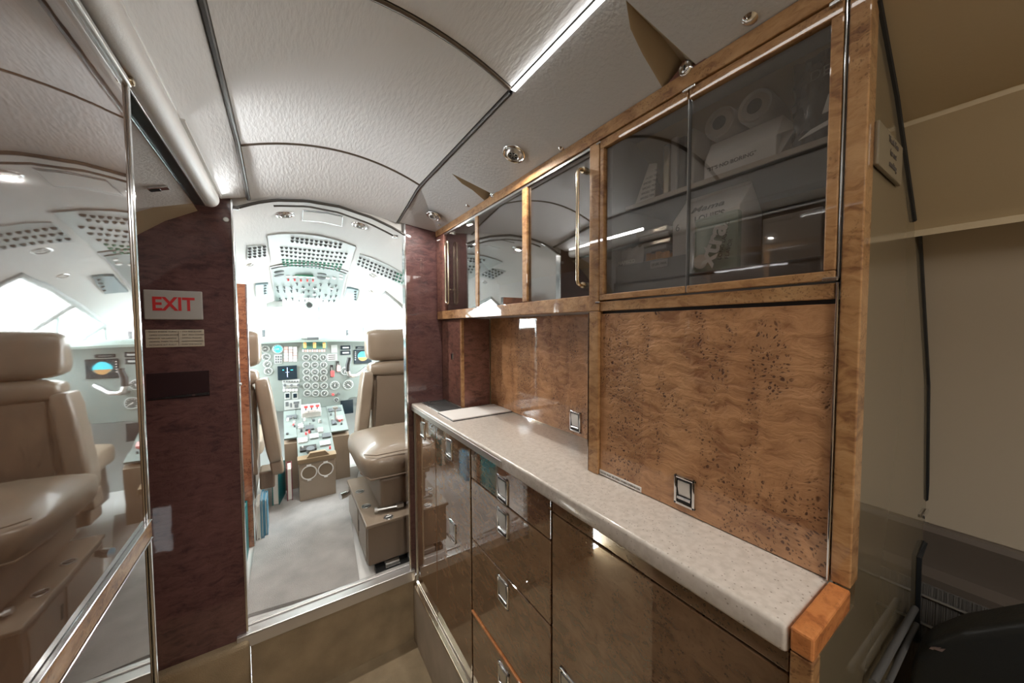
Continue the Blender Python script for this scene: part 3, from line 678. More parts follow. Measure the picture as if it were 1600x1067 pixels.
# ---- food stowed in the framed cabinet
ZS1, ZS2 = 1.4302, 1.5922
def gable(name, x0, x1, y0, y1, z0, z1, zr, label):
    """gable-top carton: body with a ridge along Y"""
    t = thing(name, ((x0+x1)/2, (y0+y1)/2, z0), label, 'carton', 'cartons in the framed cabinet'); b = B(); xm = (x0+x1)/2
    b.poly([(x0, y0, z0), (x1, y0, z0), (x1, y0, z1), (xm, y0, zr), (x0, y0, z1)], (0, y1-y0, 0), bev=.0012); b.obj('box', CARTON, t)
    b = B(); b.box(xm-.002, xm+.002, y0+.002, y1-.002, zr-.002, zr+.004); b.obj('ridge_fold', CARTON_S, t); return t
g1 = gable('food_carton', .618, .700, .276, .392, ZS1, 1.535, 1.578, 'pale gable-top carton with script lettering on the lower cabinet shelf')
text('Mama', 'lettering', (.6300, .362, 1.5495), (0, -1, 0), (.69, 0, .72), .024, INK, g1, bold=.0003)
text("LOUIE'S", 'lettering', (.6172, .350, 1.528), (0, -1, 0), (0, 0, 1), .015, INK, g1, bold=.0003)
text('6', 'lettering', (.6172, .386, 1.522), (0, -1, 0), (0, 0, 1), .018, INK, g1)
b = B(); b.box(.664, .70, .185, .262, ZS1, 1.515, bev=.002); tag(b.obj('food_carton', CARTON_S), 'plain small carton standing right of the gum pouch', 'carton', 'cartons in the framed cabinet')
# carton lying on the upper shelf, gable end towards the near side
g2 = thing('food_carton', (.68, .28, ZS2), 'white carton lying on the upper cabinet shelf with its gable end forward', 'carton', 'cartons in the framed cabinet')
b = B(); b.poly([(.628, .232, ZS2), (.70, .232, ZS2), (.70, .232, 1.664), (.650, .232, 1.664), (.628, .232, 1.628)], (0, .108, 0), bev=.0012); b.obj('box', CARTON, g2)
b = B(); b.poly([(.629, .2315, 1.628), (.650, .2315, 1.662), (.640, .214, 1.632)], (0, -.001, 0)); b.poly([(.629, .2315, ZS2+.001), (.699, .2315, ZS2+.001), (.699, .2315, 1.660), (.652, .2315, 1.660), (.641, .214, 1.632)], (0, -.001, 0)); b.obj('gable_end', CARTON_S, g2)
text('"IT\'S NO BORING"', 'lettering', (.6272, .334, 1.612), (0, -1, 0), (0, 0, 1), .009, INK, g2, width=.075)
text('KAMAN', 'lettering', (.664, .2285, 1.607), (0, 0, 1), (-1, 0, 0), .011, INK, g2, bold=.0003)
# gum pouch
gp = thing('gum_pouch', (.60, .30, ZS1), 'grey green chewing gum pouch with slanted white lettering', 'pouch')
b = B(); rows = []
for i in range(9):
    k = i/8; rows.append([(.598-.010*math.sin(math.pi*k)*math.sin(math.pi*j/8), .336-.066*j/8, ZS1+.090*k) for j in range(9)])
b.grid(rows); b.grid([[(.608, .336-.066*j/8, ZS1+.090*k) for j in (0, 8)] for k in (0, 1)]); b.box(.597, .609, .270, .336, ZS1+.088, ZS1+.092); b.box(.597, .609, .269, .271, ZS1, ZS1+.09); b.box(.597, .609, .335, .337, ZS1, ZS1+.09); b.obj('bag', POUCH, gp, smooth=60)
text('xtra', 'lettering', (.5862, .313, ZS1+.010), (0, -.34, .94), (0, .94, .34), .040, CARTON, gp, bold=.0012)
text('LONG LASTING', 'lettering', (.5875, .291, ZS1+.016), (0, -.2, .98), (0, .98, .2), .0085, INK, gp)
text('FLAVOR', 'lettering', (.5895, .281, ZS1+.016), (0, -.2, .98), (0, .98, .2), .0085, INK, gp)
b = B(); b.cyl((.5885, .322, ZS1+.018), (.5900, .322, ZS1+.018), .012, 16); b.obj('print_dot', CARTON_S, gp)
# snacks left
sn = thing('snack_tray', (.62, .395, ZS1), 'clear tray heaped with orange crackers on the lower cabinet shelf', 'snack')
b = B(); b.box(.602, .650, .400, .440, ZS1, 1.470, bev=.004); b.obj('tray', CLEARP, sn)
b = B()
for i in range(4):
    for j in range(4): b.cyl((.608+.011*j, .404+.0105*i, 1.468), (.610+.011*j, .405+.0105*i, 1.479+.004*((i+j) % 2)), .0054, 10)
tag(b.obj('crackers', SNACK, sn), kind='stuff')
nb = thing('snack_bag', (.61, .475, ZS1), 'crinkled clear snack bag at the far corner of the lower shelf', 'bag')
b = B(); rows = []
for i in range(11):
    k = i/10; rows.append([(.606-.012*math.sin(math.pi*k)*math.sin(math.pi*j/10)+.002*random.uniform(-1, 1), .500-.054*j/10, ZS1+.072*k+.003*math.sin(j*2.1)*k) for j in range(11)])
b.grid(rows); b.grid([[(.63, .500-.054*j/10, ZS1+.066*k) for j in (0, 10)] for k in (0, 1)]); b.obj('wrapper', CLEARP, nb, smooth=50)
text('NABISCO', 'lettering', (.5905, .497, 1.471), (0, -1, 0), (0, 0, 1), .010, CARTON, nb, bold=.0004)
lm = thing('shelf_label', (.588, .40, 1.448), 'small white load limit label on the grey shelf lip', 'label')
b = B(); b.box(.5868, .5878, .381, .417, 1.449, 1.463, bev=.0003); b.obj('label_plate', SIGNW, lm)
text('10 LBS. MAX.', 'lettering', (.5866, .4145, 1.456), (0, -1, 0), (0, 0, 1), .0065, INK, lm, width=.031)
for i, (y, lab) in enumerate(((.322, 'round paper cup stack lying on top of the white carton, nearer the door split'), (.268, 'round paper cup stack lying on top of the white carton, nearer the chip bag'))):
    pc = thing('cup_stack', (.69, y, 1.665), lab, 'cups', 'cup stacks on the carton'); z = 1.6655+.0262
    b = B(); b.lathe((.640, y, z), (1, 0, 0), [(.006, .0), (.014, .0), (.020, .003), (.0245, .0), (.026, .004), (.0255, .03), (.023, .10), (0, .10)], 28); b.obj('cups', CANS, pc, smooth=40)
    b = B(); b.cyl((.6392, y, z), (.643, y, z), .011, 18); b.obj('core', BLACK, pc)
bb = thing('chip_bag', (.63, .182, ZS2), 'shiny black chip bag at the near end of the upper shelf', 'bag')
b = B(); rows = []
for i in range(15):
    k = i/14; rows.append([(.624-.020*math.sin(math.pi*k)*math.sin(math.pi*j/12)+.004*random.uniform(-1, 1), .211-.060*j/12+.002*random.uniform(-1, 1), ZS2+.002+.118*k) for j in range(13)])
b.grid(rows); b.grid([[(.66, .211-.060*j/12, ZS2+.002+.115*k) for j in (0, 12)] for k in (0, 1)]); b.obj('wrapper', BAGB, bb, smooth=40)
b = B(); b.poly([(.605, .172, 1.620), (.606, .154, 1.622), (.606, .154, 1.650), (.605, .166, 1.642)], (-.002, 0, 0)); b.poly([(.614, .200, 1.600), (.606, .154, 1.606), (.606, .154, 1.612), (.613, .186, 1.608)], (-.002, 0, 0)); b.obj('print_patch', CARTON, bb)
text('DELI', 'lettering', (.600, .186, 1.672), (0, -1, 0), (0, 0, 1), .018, P('bag_print', (.16, .16, .16), .5), bb)
fb = thing('snack_sachet', (.63, .45, ZS2), 'flat pale sachet with printed lines leaning on the upper shelf', 'sachet')
b = B(); b.poly([(.622, .482, ZS2), (.622, .436, ZS2), (.634, .440, 1.668), (.634, .456, 1.672)], (.004, 0, 0), bev=.001); b.obj('sachet', CARTON_S, fb)
for i in range(6): text('SPICED TEA', 'lettering', (.6227+.0018*i, .468-.001*i, 1.602+.010*i), (0, -1, 0), (.15, 0, 1), .0062, INK, fb)
cv = thing('packet_row', (.66, .395, ZS2), 'row of tall dark packets standing behind the door split on the upper shelf', 'packets')
for i in range(4):
    b = B(); b.box(.640, .70, .366+.0165*i, .380+.0165*i, ZS2, 1.705-.006*(i % 2), bev=.003); b.obj('packet', (CARTON_S, BLACK, CLEARP, BRASS)[i], cv)
wb = thing('wrapped_bars', (.665, .45, ZS1), 'stack of cellophane wrapped bars behind the snack bag', 'snack')
for i in range(9):
    b = B(); b.box(.640, .70, .41+.004*(i % 3), .492-.003*(i % 4), ZS1+.0125*i, ZS1+.0118+.0125*i, bev=.003); b.obj('bar', CLEARP if i % 2 else BRASS, wb)

# ================================================================== BULKHEAD SIGNS
ex = thing('exit_sign', (-.278, YB, 1.365), 'white EXIT sign with bold red letters on the dark bulkhead', 'sign')
b = B(); b.box(-.343, -.212, YB-.006, YB-.0005, 1.366, 1.454, bev=.003); b.obj('plate', SIGNW, ex)
text('EXIT', 'lettering', (-.2785, YB-.0065, 1.411), (1, 0, 0), (0, 0, 1), .056, RED, ex, bold=.0014, align='CENTER', width=.094)
ins = thing('instruction_placard', (-.278, YB, 1.281), 'small two-column instruction placard under the EXIT sign', 'placard')
b = B(); b.box(-.343, -.212, YB-.004, YB-.0005, 1.283, 1.336, bev=.0018); b.box(-.2712, -.2704, YB-.0044, YB-.003, 1.287, 1.332, mi=1); b.obj('plate', [P('placard_cream', (.58, .52, .42), .4), INK], ins)
for i, (a, c) in enumerate((('• FROM INSIDE TURN', '• TO RELEASE'), ('   OPEN LOCKED DOOR', '   LIFT RED COVER'), ('• UNLOCK VIA HANDLE', '• SWING PULLER'), ('   DOWN, THEN TO MID', '   HANDLE DOWNWARD'), ('• ACTUATE KIT FULLY', '• PUSH THE DOOR'))):
    z = 1.3295-.0098*i
    text(a, 'lettering', (-.340, YB-.0044, z), (1, 0, 0), (0, 0, 1), .0058, INK, ins, width=.064)
    text(c, 'lettering', (-.268, YB-.0044, z), (1, 0, 0), (0, 0, 1), .0058, INK, ins, width=.050)
sl = thing('stowage_slot', (-.275, YB, 1.121), 'dark rectangular recessed pull in the burl bulkhead', 'recess')
b = B(); b.box(-.346, -.204, YB-.002, YB-.0005, 1.125, 1.206, bev=.0006); b.obj('recess_face', P('slot_face', (.028, .016, .018), .12, coat=1), sl)
b = B(); b.poly([(-.344, YB-.003, 1.128), (-.206, YB-.003, 1.130), (-.206, YB-.003, 1.137), (-.30, YB-.003, 1.133)], (0, -.003, 0)); b.box(-.246, -.238, YB-.0065, YB-.003, 1.1315, 1.134, mi=1); b.obj('lip', [BLACK, CHROME], sl)

# ================================================================== AIR VENTS (eyeballs)
def eyeball(p, n, r, label, group, tone=CHROME, power=0):
    t = thing('air_vent', p, label, 'air vent', group); n = Vector(n).normalized()
    b = B(); b.lathe(p, n, [(r*1.12, -.001), (r*1.10, .003), (r*.98, .0055), (r*.86, .004), (r*.80, .0), (r*.78, -.006)], 28); b.obj('bezel', tone, t, smooth=50)
    b = B(); b.lathe(p, n, [(r*.80, -.008), (r*.78, -.001), (r*.66, .006), (r*.52, .009), (r*.46, .008), (r*.44, .001), (0, .0)], 24); b.obj('eyeball', SATIN, t, smooth=50)
    b = B(); b.lathe(p, n, [(0, .004), (r*.42, .004), (r*.42, -.002)], 20); b.obj('nozzle', BLACK, t, smooth=40)
    q = n.to_track_quat('Z', 'Y')
    b = B()
    for k in range(6):
        a = k*math.pi/3; d = q @ Vector((math.cos(a), math.sin(a), 0)); b.cyl(p+d*r*.08+n*.0055, p+d*r*.40+n*.0055, r*.035, 6)
    b.obj('vane', SATIN, t)
    if power:
        l = bpy.data.lights.new('vent_fill_light', 'AREA'); l.shape = 'DISK'; l.size = r*.8; l.energy = power; l.color = (1, .95, .88)  # added fill light inside the vent, brightening what lies below
        o = bpy.data.objects.new('vent_fill_light', l); COL.objects.link(o); o.parent = t; o.location = n*.011; o.rotation_euler = n.to_track_quat('-Z', 'Y').to_euler()
    return t
nS = Vector((-.38, 0, -1))
p = soff(803, 240); eyeball(p, nS, .028, 'large chrome eyeball air vent in the soffit above the sliding glass doors', 'soffit air vents', power=1.2)
p = soff(677, 337); eyeball(p, nS, .026, 'chrome eyeball air vent in the soffit beside the cockpit doorway', 'soffit air vents', power=.8)

# ================================================================== COCKPIT SHELL
cc = struct('ceiling_cockpit', (XC, 2.2, 1.2))
DX = [p[0] for p in PROF]
full = [(-dx, dr) for dx, dr in PROF[::-1]]+PROF[1:]
Ys = [YB+.014, 1.6, 1.9, 2.2, 2.42, 2.6, 2.85, 3.05, 3.2]
nf = len(full)
def narrow(Y): return float(np.interp(Y, [2.2, 3.2, 3.6], [1.0, .93, .80]))
rows = [[(XC+dx*narrow(Y), Y, max(apex(Y)-dr, .27)) for dx, dr in full] for Y in Ys]
def skipwin(i, j):
    # leave out side window openings
    if 4 <= i <= 7:
        a = abs(full[j][0]); c = abs(full[j+1][0]); hi, lo_ = max(a, c), min(a, c)
        return lo_ >= .42 and hi <= .82
    return False
b = B(); b.grid(rows, skip=skipwin); b.obj('liner', CREAM, cc, smooth=50)
# windshield: top rail, posts, sill
gz = 1.235
def wtop(dx): return Vector((XC+dx*.93, 3.2-.10*(dx/.6)**2, 1.53-drop(dx)*.35))
def wbot(dx): return Vector((XC+dx*1.02, 3.52-.35*(dx/.6)**2, 1.21))
b = B(); b.tube([wtop(k) for k in np.linspace(-.66, .66, 21)], .016, 8); b.obj('windshield_rail', CREAM, cc, smooth=60)
posts = [-.62, -.30, .08, .44, .64]
posts = [-.58, -.24, .09, .43, .60]
b = B()
for k in posts: b.tube([wtop(k), wbot(k)], .012, 6)
b.tube([wbot(k) for k in np.linspace(-.7, .7, 21)], .014, 8)
b.obj('windshield_posts', PANEL, cc, smooth=60)
n = 0
for a, c in zip(posts[:-1], posts[1:]):
    n += 1
    b = B(); ks = np.linspace(a, c, 6); b.grid([[wtop(k) for k in ks], [wbot(k) for k in ks]]); tag(b.obj('window_%d' % n, GLASSW), kind='structure')
# side window panes with frames
for s in (-1, 1):
    n += 1
    r2 = [[Vector((XC+s*dx*narrow(Y), Y, apex(Y)-dr)) for dx, dr in PROF[5:11]] for Y in (2.42, 2.6, 2.85, 3.05, 3.2)]
    wn = struct('window_%d' % n, r2[2][3])
    b = B(); b.grid(r2); b.obj('pane', GLASSW, wn)
    b = B(); loop = [r[0] for r in r2]+[q for q in r2[-1][1:]]+[r[-1] for r in r2[::-1]][1:]+[q for q in r2[0][::-1]][1:-1]
    b.tube(loop, .017, 6, closed=True); b.tube(r2[2], .014, 6); b.obj('window_frame', PANEL_L, wn, smooth=60)
# side consoles / lower side walls are part of the liner; nose cover under the windshield
b = B(); b.grid([[wbot(k) for k in np.linspace(-.75, .75, 13)], [Vector((XC+k, 3.02, 1.19)) for k in np.linspace(-.80, .80, 13)]]); b.grid([[Vector((XC+k, 3.25, .2)) for k in (-.85, .85)], [Vector((XC+k, 3.25, 1.19)) for k in (-.85, .85)]]); b.obj('nose_cover', PANEL_L, cc)
for (u, v, lab) in ((445, 335, 'left eyeball air vent in the pale cockpit ceiling'), (562, 352, 'right eyeball air vent in the pale cockpit ceiling')):
    dx, Y = hit(u, v); eyeball(surf(dx, Y), snorm(dx, Y), .030, lab, 'cockpit ceiling vents', power=2.5)
dx, Y = hit(475, 333)
def surf_plate(name, quad, off, mat, parent, nu=10, nv=4, smooth=50):
    """thin plate hugging the cockpit ceiling; quad in (dx, Y) corners a(top-left) b(top-right) c(bottom-right) d(bottom-left)"""
    a, b_, c, d = [Vector(q) for q in quad]; rows = []; rows2 = []
    for i in range(nv+1):
        l = a.lerp(d, i/nv); r = b_.lerp(c, i/nv); row = [l.lerp(r, j/nu) for j in range(nu+1)]
        rows.append([surf(p.x, p.y, off) for p in row]); rows2.append([surf(p.x, p.y, -.004) for p in row])
    B0 = B(); B0.grid(rows)
    for k in (0, -1): B0.grid([rows[k], rows2[k]])
    B0.grid([[r[0] for r in rows], [r[0] for r in rows2]]); B0.grid([[r[-1] for r in rows], [r[-1] for r in rows2]])
    return B0.obj(name, mat, parent, smooth=smooth)
def quadpx(pts): return [hit(*p) for p in pts]
ap = thing('access_panel', surf(dx, Y), 'plain rectangular cover between the two cockpit ceiling vents', 'panel')
surf_plate('cover', quadpx([(474, 329), (535, 338), (534, 352), (473, 343)]), .003, CREAM, ap); surf_plate('gap', quadpx([(473, 328), (536, 337), (535, 353.5), (472, 344.5)]), .0015, SEAM, ap)
# circuit breaker panels
def breakers(b, quad_px_rows, mi):
    pass
q = quadpx([(418, 366), (556, 384), (545, 422), (424, 411)])
cbp = thing('breaker_panel', surf(*q[0]), 'large overhead circuit breaker panel with rows of dark breakers', 'panel')
surf_plate('plate', q, .006, PANEL_L, cbp)
def breaker_rows(spec, parent, off=.006):
    for mi, name, mat in ((0, 'breaker_buttons', BREAK), (1, 'green_breaker_buttons', BREAKG)):
        b = B(); cnt = 0
        for (p0, p1, n, k) in spec:
            if k != mi: continue
            for i in range(n):
                u = p0[0]+(p1[0]-p0[0])*i/(n-1); v = p0[1]+(p1[1]-p0[1])*i/(n-1); dx, Y = hit(u, v); p = surf(dx, Y, off); nn = snorm(dx, Y)
                b.cyl(p, p+nn*.009, .0062, 8, r1=.0050); b.cyl(p, p+nn*.004, .0078, 8); cnt += 1
        if cnt: tag(b.obj(name, mat, parent), kind='stuff')
spec = [((457, 369), (532, 379), 11, 0), ((456.5, 374), (531, 384), 11, 0)]
for k in range(3): spec.append(((440+k*.6, 384+k*6.0), (541-k*2.2, 394+k*6.3), 15, 0))
for k in range(3): spec.append(((442+k*.7, 403+k*4.0), (533-k*1.4, 411+k*4.0), 15, 1))
breaker_rows(spec, cbp)
q = quadpx([(386, 383), (415, 383), (418, 402), (386, 405)])
lb2 = thing('breaker_panel', surf(*q[0]), 'small circuit breaker panel left of the overhead panel', 'panel'); surf_plate('plate', q, .005, PANEL_L, lb2)
breaker_rows([((390, 386+k*4.5), (413, 383+k*4.5), 4, 0) for k in range(4)], lb2, .005)
q = quadpx([(562, 396), (640, 432), (638, 452), (556, 414)])
rb2 = thing('breaker_panel', surf(*q[0]), 'sloping circuit breaker panel on the right of the cockpit ceiling', 'panel'); surf_plate('plate', q, .005, PANEL_L, rb2)
breaker_rows([((563+k*-1.5, 401+k*5), (618-k*1.5, 424+k*5), 10, 0) for k in range(3)]+[((622-k*1.5, 425.5+k*5), (632-k*1.5, 430+k*5), 3, 1) for k in range(3)], rb2, .005)
# overhead switch panel
op0 = hit(425, 417); 
q = quadpx([(424, 417), (541, 425), (530, 472), (431, 468)])
OVG = P('overhead_grey', (.10, .125, .115), .5)
ov = thing('overhead_panel', surf(*q[0]), 'grey green overhead switch panel above the windshield', 'panel')
surf_plate('plate', q, .012, OVG, ov); surf_plate('frame', quadpx([(422, 415), (544, 423), (533, 474), (429, 470)]), .008, P('overhead_frame', (.25, .25, .25), .4), ov)
def knob_at(u, v, r, h, mat, parent, name, off=.012, shape='cyl'):
    dx, Y = hit(u, v); p = surf(dx, Y, off); nn = snorm(dx, Y); b = B()
    if shape == 'cyl': b.cyl(p, p+nn*h, r, 12, r1=r*.8)
    else:
        b.cyl(p, p+nn*.004, r*1.2, 10); b.cyl(p+nn*.004, p+nn*h+Vector((0, -.004, 0)), r*.4, 6, r1=r*.65)
    return b.obj(name, mat, parent)
for (u, v) in ((436, 421), (436, 426.5), (503, 425), (502, 430.5)):
    dx, Y = hit(u, v); p = surf(dx, Y, .012); b = B(); b.lathe(p, snorm(dx, Y), [(0, .007), (.024, .006), (.028, .001), (.028, -.002)], 16); b.bm.transform(Matrix.Translation(p) @ Matrix.Diagonal((1, .5, 1, 1)) @ Matrix.Translation(-p)); b.obj('lamp_indicator', BREAK, ov, smooth=40)
for u, v in ((450, 433), (460, 433), (470, 434), (480, 434), (489, 434)): knob_at(u, v, .006, .014, REDK, ov, 'guarded_switch')
for u, v in ((450, 428.5), (460, 428.5), (470, 429), (481, 429), (489, 430), (512, 431), (522, 431), (533, 432), (533, 427)): knob_at(u, v, .013, .005, WHITE, ov, 'legend')
dx, Y = hit(475, 427.5); p = surf(dx, Y, .013); b = B(); b.box(p.x-.05, p.x+.05, p.y-.02, p.y+.02, p.z-.006, p.z+.006, bev=.002); b.obj('green_annunciator', GREENB, ov)
for u, v in ((433, 445), (444, 445), (455, 445), (434, 451), (444, 451), (455, 451), (464, 440), (483, 441), (501, 441), (474, 445), (492, 446), (464, 450), (482, 451), (500, 450), (474, 453), (491, 454), (514, 441), (525, 443), (518, 450), (527, 450), (437, 463), (447, 464), (457, 464), (467, 466), (482, 460), (492, 461), (499, 460), (476, 466), (509, 458), (517, 460), (525, 459), (505, 467), (514, 467), (522, 467)):
    knob_at(u, v, .0065, .015, BREAK, ov, 'toggle_switch', shape='tog')
for u, v in ((474, 446), (492, 447), (473, 455), (491, 456), (519, 447)): knob_at(u, v, .012, .010, SATIN, ov, 'rotary_knob')
# side lamp pods, speakers, compass, card
for (quad, lab) in (([(399, 441), (419, 440), (420, 458), (400, 462)], 'pale blue reading lamp pod left of the overhead panel'), ([(542, 447), (560, 450), (556, 469), (537, 465)], 'pale blue reading lamp pod right of the overhead panel')):
    q = quadpx(quad); t = thing('lamp_pod', surf(*q[0]), lab, 'lamp', 'cockpit lamp pods'); surf_plate('pod', q, .016, P('pod_blue', (.08, .13, .14), .4), t, nu=4)
    c = [(quad[0][0]*.35+quad[1][0]*.65), (quad[0][1]*.6+quad[2][1]*.4)]
    for i in range(4): knob_at(quad[1][0]-5, quad[1][1]+2.5+4*i, .008, .006, BREAK, t, 'button', off=.016)
for (u, v, lab) in ((390, 412, 'round gasper vent low on the left cockpit ceiling'), (583, 429, 'round gasper vent under the right breaker panel'), (580, 454, 'small gasper vent beside the right lamp pod')):
    dx, Y = hit(u, v); eyeball(surf(dx, Y), snorm(dx, Y), .045 if v == 429 else .034, lab, 'cockpit gaspers', tone=WHITE)
cmp_ = thing('standby_compass', onY(484, 472, 3.08), 'small grey standby compass hanging at the windshield centre', 'compass')
p = onY(483, 473, 3.08); b = B(); b.cyl(p+Vector((0, 0, .05)), p, .010, 10); b.obj('stem', SATIN, cmp_)
b = B(); b.lathe(p+Vector((0, 0, -.02)), (0, -1, 0), [(0, .03), (.020, .028), (.026, .02), (.026, -.02), (0, -.024)], 18); b.obj('bowl', PANEL, cmp_, smooth=40)
b = B(); b.cyl(p+Vector((0, -.029, -.02)), p+Vector((0, -.032, -.02)), .018, 16); b.obj('dial', DIAL, cmp_)
cdp = onY(429, 474, 3.02); crd = thing('correction_card', cdp, 'small pale placard hanging below the overhead panel', 'placard')
b = B(); b.box(cdp.x-.048, cdp.x+.048, cdp.y, cdp.y+.006, cdp.z-.028, cdp.z+.028, bev=.001); b.obj('card', PANEL_L, crd)
b = B(); b.box(cdp.x-.046, cdp.x+.046, cdp.y-.003, cdp.y, cdp.z+.016, cdp.z+.026); b.obj('header_band', BREAK, crd)

# ================================================================== INSTRUMENT PANEL
YP = 3.0
ip = thing('instrument_panel', (XC, YP, .74), 'full-width grey green instrument panel with rows of round gauges', 'instrument panel')
b = B(); b.poly([(-.56, YP, .80), (-.56, YP, 1.20), (-.45, YP, 1.235), (.76, YP, 1.235), (.87, YP, 1.20), (.87, YP, .80), (.42, YP, .78), (.36, YP, .735), (-.05, YP, .735), (-.11, YP, .78)], (0, .05, 0), bev=.004); b.obj('face', PANEL, ip)
def gauge(u, v, r, name='gauge', ang=None, face=None):
    p = onY(u, v, YP); b = B(); b.lathe(p, (0, -1, 0), [(r*1.02, 0), (r, .006), (r*.86, .008), (r*.80, .004)], 20, mi=0); b.lathe(p, (0, -1, 0), [(0, .004), (r*.82, .004)], 20, mi=1)
    a = random.uniform(0, 6.28) if ang is None else ang
    dv = Vector((math.cos(a), 0, math.sin(a))); pv = Vector((-math.sin(a), 0, math.cos(a)))
    b.poly([p+Vector((0, -.0055, 0))-dv*r*.2-pv*r*.09, p+Vector((0, -.0055, 0))-dv*r*.2+pv*r*.09, p+Vector((0, -.0055, 0))+dv*r*.68], (0, -.001, 0), mi=2)
    for k in range(9):
        t = math.radians(-40+k*32.5); d = Vector((math.cos(t), 0, math.sin(t))); w = Vector((-d.z, 0, d.x))*r*.035
        b.poly([p+Vector((0, -.0046, 0))+d*r*.58-w, p+Vector((0, -.0046, 0))+d*r*.58+w, p+Vector((0, -.0046, 0))+d*r*.76+w, p+Vector((0, -.0046, 0))+d*r*.76-w], (0, -.0006, 0), mi=2)
    return b.obj(name, [DIALR, face or DIAL, NEEDLE], ip, smooth=40)
GFACE = P('gauge_face', (.10, .115, .11), .35)
for cx, off in ((478.2, 0), (491.4, 0), (505.0, 0)):
    for j, ry in enumerate((558.5, 570.3, 581.2, 591, 602.8, 614.4)): gauge(cx+j*.35, ry, .0255, face=GFACE)
for u, v in ((414.6, 545), (416.2, 557.5), (418, 569), (419.5, 580)): gauge(u, v, .026, face=GFACE)
gauge(434.3, 545.2, .033, face=SKYB); gauge(544, 601, .038, face=GFACE); gauge(539, 579.5, .032, face=GFACE); gauge(523, 602, .034, face=GFACE); gauge(525.5, 624.5, .018)
def plate(u0, v0, u1, v1, mat, name, th=.006, Y=None, bev=.001):
    Y = YP if Y is None else Y
    a, c = onY(u0, v0, Y), onY(u1, v1, Y); b = B(); b.box(min(a.x, c.x), max(a.x, c.x), Y-th, Y, min(a.z, c.z), max(a.z, c.z), bev=bev); return b.obj(name, mat, ip)
# attitude / nav displays
d = plate(433.5, 572, 464.5, 591.5, SCREEN, 'nav_display', .012, bev=.003); 
p = onY(449, 581.5, YP-.0125)
b = B(); b.box(p.x-.002, p.x+.002, p.y-.001, p.y, p.z-.035, p.z+.035); b.box(p.x-.03, p.x-.02, p.y-.001, p.y, p.z+.015, p.z+.02, mi=1); b.box(p.x+.02, p.x+.035, p.y-.001, p.y, p.z+.012, p.z+.017, mi=1); b.box(p.x-.012, p.x+.012, p.y-.001, p.y, p.z-.001, p.z+.001); b.obj('symbology', [P('symbol_blue', (.4, .5, .9), .4, emit=(.4, .5, .9), es=.6), SKYB], ip)
plate(552.5, 546.5, 581, 567, SCREEN, 'attitude_display', .012, bev=.004)
p = onY(567, 556.5, YP-.0125); b = B()
b.lathe(p, (0, -1, 0), [(0, .0), (.038, .0)], 24, mi=0); b.poly([p+Vector((.036*math.cos(t), -.0005, .036*math.sin(t)-.002)) for t in np.linspace(math.pi*1.05, math.pi*1.95, 12)], (0, -.001, 0), mi=1); b.obj('horizon_ball', [SKYB, EARTH], ip)
b = B()
for k in range(5):
    q = onY(555.3, 550+3*k, YP-.0125); b.box(q.x-.004, q.x+.004, q.y-.001, q.y, q.z-.002, q.z+.002)
b.obj('attitude_legends', NEEDLE, ip)
# annunciators
for i, u in enumerate((446.8, 454, 461)):
    for j in range(5):
        plate(u-3, 541.8+j*4.7, u+3, 545.6+j*4.7, (PINK if (i*3+j) % 4 in (0, 1) else WHITE), 'annunciator', .007)
plate(428.5, 554.5, 441, 567.5, PANEL_L, 'radio_altimeter', .007)
for k in range(3):
    for j in range(3): plate(430+k*3.8, 556+j*4, 432.6+k*3.8, 558.6+j*4, BREAK, 'radio_key', .010)
for i in range(10): plate(472+i*3.7, 546, 474.8+i*3.7, 549.5, PINK if i % 2 else WHITE, 'warning_light', .007)
plate(472, 534, 511, 544.5, P('teal_recess', (.12, .30, .27), .4), 'handle_recess', .003)
for u in (476, 491, 506):
    p = onY(u, 539, YP); b = B(); b.box(p.x-.010, p.x+.010, YP-.045, YP-.02, p.z-.022, p.z+.022, bev=.006); b.cyl((p.x, YP-.03, p.z), (p.x, YP, p.z), .007, 10); b.obj('fire_handle', AMBER, ip, smooth=50)
for (u0, v0, u1, v1) in ((517, 539, 527, 551), (511, 553, 527, 563)): plate(u0, v0, u1, v1, PANEL_L, 'placard', .004)
for k in range(3): plate(513, 554.5+k*3, 524, 555.5+k*3, INK, 'print_line', .0046)
for (u0, v0, u1, v1) in ((532, 540, 548, 546), (532, 548, 548, 554), (555.5, 541, 573, 544.5)):
    plate(u0, v0, u1, v1, SCREEN, 'readout', .008, bev=.003)
    plate(u0+3, v0+2, u1-3, v1-2, PANEL_L, 'readout_digits', .009)
# gear levers
for (u, v0, v1, mat) in ((518, 574, 587, REDK), (527.5, 568, 579, PINK)):
    a, c = onY(u, v0, YP), onY(u, v1, YP); b = B(); b.box(a.x-.010, a.x+.010, YP-.006, YP, c.z-.01, a.z+.02, mi=0); b.cyl((a.x, YP-.05, c.z+.02), (a.x, YP, a.z), .006, 8, mi=1); b.box(a.x-.012, a.x+.012, YP-.07, YP-.045, c.z, c.z+.045, mi=2, bev=.004); b.obj('gear_lever', [DARK, SATIN, mat], ip)
